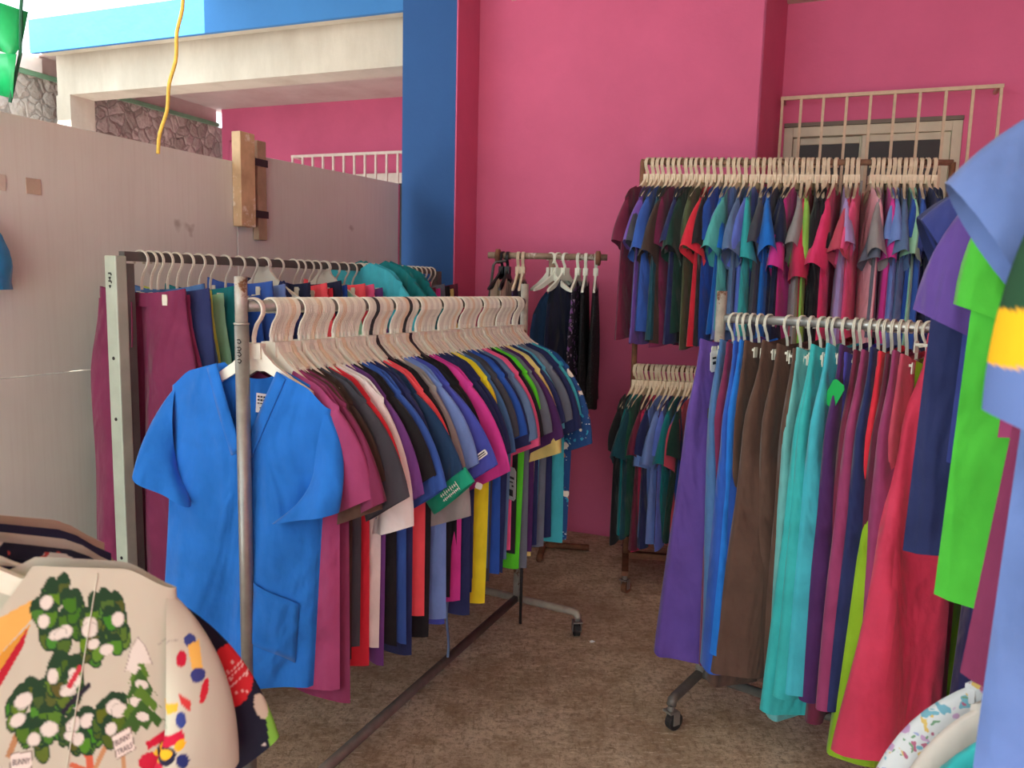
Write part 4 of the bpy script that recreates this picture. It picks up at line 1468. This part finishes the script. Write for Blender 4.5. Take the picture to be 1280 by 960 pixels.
# ------------------------------------------------------------------ printed shirts on the near rack at the bottom left
C6 = np.array((-0.640, 0.80, 1.141))
D6 = np.array((-0.62, 0.785))
R6A = C6 - np.array((D6[0], D6[1], 0)) * 0.16
R6B = C6 + np.array((D6[0], D6[1], 0)) * 0.55
a6 = math.atan2(D6[1], D6[0])
L6 = 0.71
r6 = empty('garment_rack', (R6A[0], R6A[1], 0), a6, 'near pipe rack at the left edge carrying printed shirts', 'clothes rack')
for x in (0, L6):
    part(MB().tube([(x, 0, 0.10), (x, 0, 1.19)], 0.014, 12), 'post', STEEL, r6)
    part(MB().tube([(x, -0.22, 0.10), (x, 0.22, 0.10)], 0.014, 12), 'foot', STEEL, r6)
    for y in (-0.21, 0.21):
        caster(r6, x, y, 0.087, 0.4)
part(MB().tube([(0, 0, 1.141), (L6, 0, 1.141)], RR, 12), 'rail', STEEL, r6)
part(MB().tube([(0, 0, 0.10), (L6, 0, 0.10)], 0.014, 12), 'base_bar', STEEL, r6)

# artwork of the snowy-tree print, in artwork units (u across, w down); 1325 units to the metre across, 920 down
SNOW, INKC = (216, 216, 208), (52, 50, 60)
GRN1, GRN2 = (84, 124, 46), (36, 66, 44)


def ellipse(U, Wd, cx, cy, rx, ry, rot=0.0):
    c, s = math.cos(rot), math.sin(rot)
    x, y = U - cx, Wd - cy
    return ((x * c + y * s) / rx) ** 2 + ((-x * s + y * c) / ry) ** 2


def poly(U, Wd, pts):
    ins = np.zeros(U.shape, bool)
    n = len(pts)
    for i in range(n):
        x1, y1 = pts[i]
        x2, y2 = pts[(i + 1) % n]
        cond = (y1 > Wd) != (y2 > Wd)
        with np.errstate(divide='ignore', invalid='ignore'):
            xi = (x2 - x1) * (Wd - y1) / (y2 - y1 + 1e-12) + x1
        ins ^= cond & (U < xi)
    return ins


def put(Cc, mask, c):
    Cc[mask] = rgb(c)[:3]


def clump(Cc, U, Wd, cx, cy, rx, ry, seed):
    """a conifer bough: scalloped green mass with snow on it"""
    r = np.random.RandomState(seed)
    rx, ry = rx * 1.12, ry * 1.15
    for k in range(34):
        a = r.uniform(0, TAU)
        q = math.sqrt(r.uniform(0.05, 1))
        px_, py_ = cx + rx * q * 0.85 * math.cos(a), cy + ry * q * 0.85 * math.sin(a)
        e = ellipse(U, Wd, px_, py_, 9.0, 14.5, r.uniform(-0.5, 0.5))
        put(Cc, e < 1.25, GRN2)
        put(Cc, e < 0.9, tuple(int(GRN1[i] * (0.72 + 0.4 * r.rand())) for i in range(3)))
        put(Cc, (e < 0.9) & (Wd < py_ - 3), GRN2)
    for k in range(5):
        a = r.uniform(0, TAU)
        e = ellipse(U, Wd, cx + rx * 0.6 * math.cos(a), cy + ry * 0.55 * math.sin(a) - 3, r.uniform(6, 11), r.uniform(5, 8), r.uniform(-0.4, 0.4))
        put(Cc, e < 1.3, (176, 178, 170))
        put(Cc, e < 1.0, SNOW)


def line(Cc, U, Wd, pts, w, c):
    for (x1, y1), (x2, y2) in zip(pts[:-1], pts[1:]):
        L = math.hypot(x2 - x1, y2 - y1) + 1e-9
        t = np.clip(((U - x1) * (x2 - x1) + (Wd - y1) * (y2 - y1)) / L ** 2, 0, 1)
        d = np.hypot(U - x1 - t * (x2 - x1), Wd - y1 - t * (y2 - y1))
        put(Cc, d < w, c)


def snowy_trees(U, Wd):
    Cc = np.zeros(U.shape + (3,))
    Cc[:] = rgb((192, 194, 178))[:3]
    # bands of colour beside the neck opening
    put(Cc, poly(U, Wd, [(-10, 760), (44, 742), (40, 762), (-10, 800)]), (224, 178, 96))
    put(Cc, poly(U, Wd, [(-10, 800), (36, 768), (30, 780), (-10, 816)]), (206, 150, 60))
    put(Cc, poly(U, Wd, [(-10, 818), (32, 772), (26, 790), (-10, 834)]), (176, 34, 52))
    # trunks and branches
    line(Cc, U, Wd, [(106, 975), (103, 925), (96, 908)], 5.5, (196, 96, 72))
    line(Cc, U, Wd, [(104, 945), (80, 932)], 3.0, (196, 106, 78))
    line(Cc, U, Wd, [(106, 950), (130, 915), (140, 898)], 3.4, (186, 140, 100))
    line(Cc, U, Wd, [(0, 905), (16, 876)], 4, (176, 134, 96))
    line(Cc, U, Wd, [(4, 975), (4, 936)], 3, (186, 148, 108))
    line(Cc, U, Wd, [(152, 975), (151, 938)], 3, (186, 148, 108))
    clump(Cc, U, Wd, 72, 766, 30, 34, 3)
    clump(Cc, U, Wd, 132, 790, 30, 38, 4)
    clump(Cc, U, Wd, 36, 872, 34, 40, 5)
    clump(Cc, U, Wd, 74, 838, 22, 22, 6)
    clump(Cc, U, Wd, 96, 898, 26, 16, 7)
    clump(Cc, U, Wd, 136, 892, 20, 20, 8)
    line(Cc, U, Wd, [(72, 870), (92, 856), (107, 847)], 3.2, (40, 38, 52))
    line(Cc, U, Wd, [(82, 843), (96, 826)], 3.4, (190, 54, 70))
    # small fir with a snow cap
    for k in range(4):
        y = 842 + 19 * k
        w = 17 + 8 * k
        pts = [(178, y - 22)] + [(178 + w * (1.0 - 0.2 * i), y + (16 if i % 2 == 0 else 7)) for i in range(11)]
        put(Cc, poly(U, Wd, pts), GRN1 if k % 2 == 0 else (58, 96, 44))
        put(Cc, ellipse(U, Wd, 172 + 9 * (k % 2), y - 2, 10, 5, 0.4) < 1, SNOW)
    put(Cc, poly(U, Wd, [(178, 804), (188, 816), (197, 838), (178, 834), (158, 840), (168, 816)]), SNOW)
    line(Cc, U, Wd, [(158, 840), (168, 814), (178, 804), (188, 816), (197, 838)], 0.7, (150, 146, 140))
    # loose colour patches of the sledge scene
    put(Cc, poly(U, Wd, [(184, 928), (238, 912), (240, 924), (186, 938)]), (190, 30, 62))
    put(Cc, ellipse(U, Wd, 190, 952, 18, 11, 0.2) < 1, (190, 36, 64))
    put(Cc, ellipse(U, Wd, 200, 944, 5, 4) < 1, (230, 190, 60))
    put(Cc, ellipse(U, Wd, 213, 940, 14, 9, -0.3) < 1, (34, 36, 60))
    put(Cc, ellipse(U, Wd, 212, 938, 9, 5, -0.3) < 1, (232, 176, 40))
    put(Cc, ellipse(U, Wd, 233, 929, 9, 6, -0.4) < 1, (232, 176, 40))
    put(Cc, ellipse(U, Wd, 236, 947, 10, 8, 0.3) < 1, (40, 50, 110))
    put(Cc, ellipse(U, Wd, 236, 902, 8, 9, 0.0) < 1, (52, 70, 140))
    put(Cc, poly(U, Wd, [(213, 884), (232, 882), (232, 891), (216, 896)]), (226, 178, 60))
    put(Cc, ellipse(U, Wd, 240, 835, 8, 9, 0) < 1, (186, 32, 60))
    put(Cc, ellipse(U, Wd, 254, 818, 10, 7, 0.5) < 1, (60, 74, 140))
    put(Cc, poly(U, Wd, [(250, 822), (268, 820), (272, 852), (256, 852)]), (232, 190, 96))
    put(Cc, ellipse(U, Wd, 264, 858, 12, 8, 0.2) < 1, (56, 66, 132))
    put(Cc, poly(U, Wd, [(234, 872), (252, 884), (250, 896), (236, 884)]), (196, 60, 60))
    put(Cc, ellipse(U, Wd, 273, 878, 6, 14, 0.4) < 1, (200, 40, 58))
    line(Cc, U, Wd, [(207, 818), (222, 812), (236, 814)], 0.7, (150, 146, 140))
    # two little notice boards
    for cx, cy, an in ((14, 920, 0.10), (152, 922, -0.22)):
        c, s = math.cos(an), math.sin(an)
        q = [(cx + x * c - y * s, cy + x * s + y * c) for x, y in ((-13, -14), (13, -14), (13, 13), (-13, 13))]
        put(Cc, poly(U, Wd, [(cx + (x - cx) * 1.1, cy + (y - cy) * 1.1) for x, y in q]), (120, 112, 104))
        put(Cc, poly(U, Wd, q), (226, 222, 214))
    return Cc


def to_art(x, z):
    return x * 1325 - 110, 728 + (-0.1382 - z) * 920


def paint(o, fn):
    me = o.data
    co = np.zeros(len(me.vertices) * 3)
    me.vertices.foreach_get('co', co)
    co = co.reshape(-1, 3)
    U, Wd = to_art(co[:, 0], co[:, 2])
    Cc = fn(U, Wd)
    at = me.color_attributes.new('print', 'FLOAT_COLOR', 'POINT')
    at.data.foreach_set('color', np.concatenate((Cc, np.ones((len(Cc), 1))), 1).ravel())


def navy_ornaments(U, Wd):
    Cc = np.zeros(U.shape + (3,))
    Cc[:] = rgb((26, 30, 48))[:3]
    r = np.random.RandomState(12)
    for k in range(60):
        cx, cy = r.uniform(-320, 420), r.uniform(700, 1400)
        put(Cc, ellipse(U, Wd, cx, cy, 2.6, 2.2) < 1, (196, 196, 190))
    for cx, cy, rr in ((335, 890, 40), (120, 900, 34), (-60, 860, 30), (40, 1030, 34), (230, 1060, 34), (300, 1180, 34)):
        e = ellipse(U, Wd, cx, cy, rr, rr)
        put(Cc, e < 1, (196, 44, 52))
        for d in (-6, 0, 12):
            put(Cc, (e < 1) & (np.abs((U - cx) * 0.5 + (Wd - cy) - d) < 0.9), (224, 200, 196))
        for k in range(9):
            a, q = r.uniform(0, TAU), rr * math.sqrt(r.uniform(0, 0.8))
            put(Cc, (e < 1) & (ellipse(U, Wd, cx + q * math.cos(a), cy + q * math.sin(a), 2.4, 2.4) < 1), (226, 196, 190))
    put(Cc, poly(U, Wd, [(100, 700), (190, 700), (190, 735), (160, 745), (100, 740)]), (170, 156, 138))
    put(Cc, poly(U, Wd, [(150, 712), (215, 706), (250, 730), (225, 735), (190, 722), (160, 728)]), (206, 66, 58))
    put(Cc, ellipse(U, Wd, 262, 770, 13, 8, 0.6) < 1, (206, 56, 60))
    put(Cc, poly(U, Wd, [(390, 930), (420, 920), (430, 1000), (400, 1000)]), (120, 180, 70))
    put(Cc, ellipse(U, Wd, 385, 935, 10, 18, -0.5) < 1, (186, 178, 160))
    return Cc


VC = vcol_cloth('printed_cotton')
rs = np.random.RandomState(66)
rz6 = 0.46
f6 = Top(rs, W0=0.262, W=0.272, length=0.74, vdepth=0.16, nk=0.115, slope=0.20, sl=0.26, droop=72, hw=0.19, amp=0.006, thick=0.022, st=0.03, swing=-0.01)
root = empty('printed_shirt', tuple(C6), rz6, 'white winter-print shirt with snowy green trees, frontmost of the printed shirts', 'shirt', 'printed shirts on the near rack')
S_ = np.concatenate((np.linspace(-1, -0.42, 20), np.linspace(-0.40, 1, 250)))
V_ = np.concatenate((np.linspace(0, 0.36, 170), np.linspace(0.37, 1, 24)))
fb = MB().grid(f6.sheet(True, S_, V_)).build('front_panel', VC, root, smooth=True)
paint(fb, snowy_trees)
bb = MB().grid(f6.sheet(False, np.linspace(-1, 1, 40), np.linspace(0, 1, 20)), flip=True).build('back_panel', plain('winter_print_back', (192, 194, 178), 0.85), root, smooth=True)
for sd in (1, -1):
    sv = f6.sleeve(sd, *((150, 200) if sd == 1 else (40, 40))).build('sleeve', VC, root, smooth=True)
    paint(sv, snowy_trees)
# yoke seam of the front
mb = MB()
pts = []
for i in range(26):
    q = i / 25.0
    x_, z_ = 0.178 - 0.045 * q, -0.135 - 0.255 * q
    z_ = min(z_, float(f6.ztop(np.array(x_), True)) - 0.001)
    pts.append((x_, float(f6.surf(np.array(x_), np.array(z_), True)) - 0.0005, z_))
mb.tube(pts, 0.0007, 6)
mb.build('seam', plain('winter_print_back', (192, 194, 178)), root, smooth=True)
# the writing on the two boards
SIGN = plain('sign_lettering', (44, 42, 52), 0.8)
for cx, cy, an in ((14, 920, 0.10), (152, 922, -0.22)):
    for txt, dy in (('BUNNY', -5.0), ('TRAILS', 6.5)):
        cu = bpy.data.curves.new('sign_text', 'FONT')
        cu.body = txt
        cu.align_x = 'CENTER'
        cu.align_y = 'CENTER'
        cu.size = 1.0
        tmp = bpy.data.objects.new('sign_text', cu)
        COL.objects.link(tmp)
        dg = bpy.context.evaluated_depsgraph_get()
        me = bpy.data.meshes.new_from_object(tmp.evaluated_get(dg))
        bpy.data.objects.remove(tmp)
        n_ = len(me.vertices)
        co = np.zeros(n_ * 3)
        me.vertices.foreach_get('co', co)
        co = co.reshape(-1, 3)
        wdt = co[:, 0].max() - co[:, 0].min()
        k_ = 22.0 / wdt
        u_, v_ = co[:, 0] * k_, -co[:, 1] * 9.5 + dy
        c_, s2_ = math.cos(an), math.sin(an)
        U_, W_ = cx + u_ * c_ - v_ * s2_, cy + u_ * s2_ + v_ * c_
        x_, z_ = (U_ + 110) / 1325, -0.1382 - (W_ - 728) / 920
        y_ = f6.surf(x_, z_, True) - 0.0012
        me.vertices.foreach_set('co', np.stack((x_, y_, z_), -1).ravel())
        me.materials.append(SIGN)
        me.update()
        o = bpy.data.objects.new('sign_text', me)
        COL.objects.link(o)
        o.parent = root
hanger('top', 'white', tuple(C6), rz6, 'white hanger of the snowy-tree shirt on the near left rack', 'hangers on the near left rack')

# ornament-print shirt just behind, and the ones after it
p_ = C6 + np.array((D6[0], D6[1], 0)) * 0.05
f7 = Top(np.random.RandomState(67), W0=0.262, W=0.28, length=0.74, vdepth=0.08, nk=0.07, zn=-0.125, slope=0.20, sl=0.27, droop=57, hw=0.20, amp=0.006, thick=0.016, st=0.02, swing=0.0)
root = empty('printed_shirt', tuple(p_), rz6 - 0.02, 'navy festive shirt with big red ornaments, next behind the snowy-tree shirt', 'shirt', 'printed shirts on the near rack')
bo = f7.body(90, 60).build('body', VC, root, smooth=True)
paint(bo, navy_ornaments)
for sd in (1, -1):
    sv = f7.sleeve(sd, *((120, 150) if sd == 1 else (40, 40))).build('sleeve', VC, root, smooth=True)
    paint(sv, navy_ornaments)
hanger('top', 'white', tuple(p_), rz6, 'white hanger of the red-ornament shirt on the near left rack', 'hangers on the near left rack')
BACKS = [('navy_white_print', (34, 36, 58), [((226, 222, 214), 1.0, 0.26), ((196, 80, 76), 1.6, 0.2)], 'navy shirt with white figures, third from the front of the printed shirts', 20),
         ('white_script_print', (200, 196, 186), [((46, 48, 60), 1.2, 0.25), ((90, 140, 100), 1.0, 0.2)], 'pale shirt with dark script and green edging, fourth of the printed shirts', 18),
         ('navy_snow_print', (40, 44, 78), [((206, 204, 204), 1.0, 0.24), ((170, 60, 66), 1.5, 0.16)], 'blue-black snow-print shirt, second from the back of the printed shirts', 12),
         ('beige_red_print', (190, 174, 158), [((186, 46, 52), 1.0, 0.2), ((200, 90, 80), 1.5, 0.14)], 'beige shirt with red figures, hindmost of the printed shirts', 12)]
for i, (nm, base, sp, lbl, sc) in enumerate(BACKS):
    p_ = C6 + np.array((D6[0], D6[1], 0)) * (0.092 + 0.044 * i)
    s_ = Top(np.random.RandomState(70 + i), W0=0.225, W=0.25, length=0.70, nk=0.06, zn=-0.112, vdepth=0.06, slope=0.26 - 0.015 * i, sl=0.24, droop=64 + 2 * i, hw=0.18, amp=0.005, thick=0.014, st=0.018)
    top_obj('printed_shirt', s_, printed(nm, base, sp, sc), tuple(p_), rz6, lbl, 'printed shirts on the near rack')
    hanger('top', 'white', tuple(p_), rz6, 'white hanger of the %s printed shirt on the near left rack' % ('third', 'fourth', 'second hindmost', 'hindmost')[i], 'hangers on the near left rack')

mb = MB()
nv_, nu_ = 5, 10
P = np.zeros((nv_, nu_, 3))
for j in range(nv_):
    for i in range(nu_):
        a_ = TAU * i / nu_
        r_ = 0.011 * math.sin(math.pi * (0.08 + 0.84 * j / (nv_ - 1))) * (1 + 0.3 * math.sin(3 * a_ + j))
        P[j, i] = (0.330 + r_ * math.cos(a_), 2.83 + 0.7 * r_ * math.sin(a_), 0.0005 + 0.009 * j / (nv_ - 1))
mb.grid(P, True)
mb.add(P[-1], [tuple(range(nu_))])
mb.add(P[0], [tuple(range(nu_ - 1, -1, -1))])
tag(mb.build('paper_crumb', WHT, None, smooth=True), 'tiny white paper crumb on the brown concrete beside a caster', 'litter')
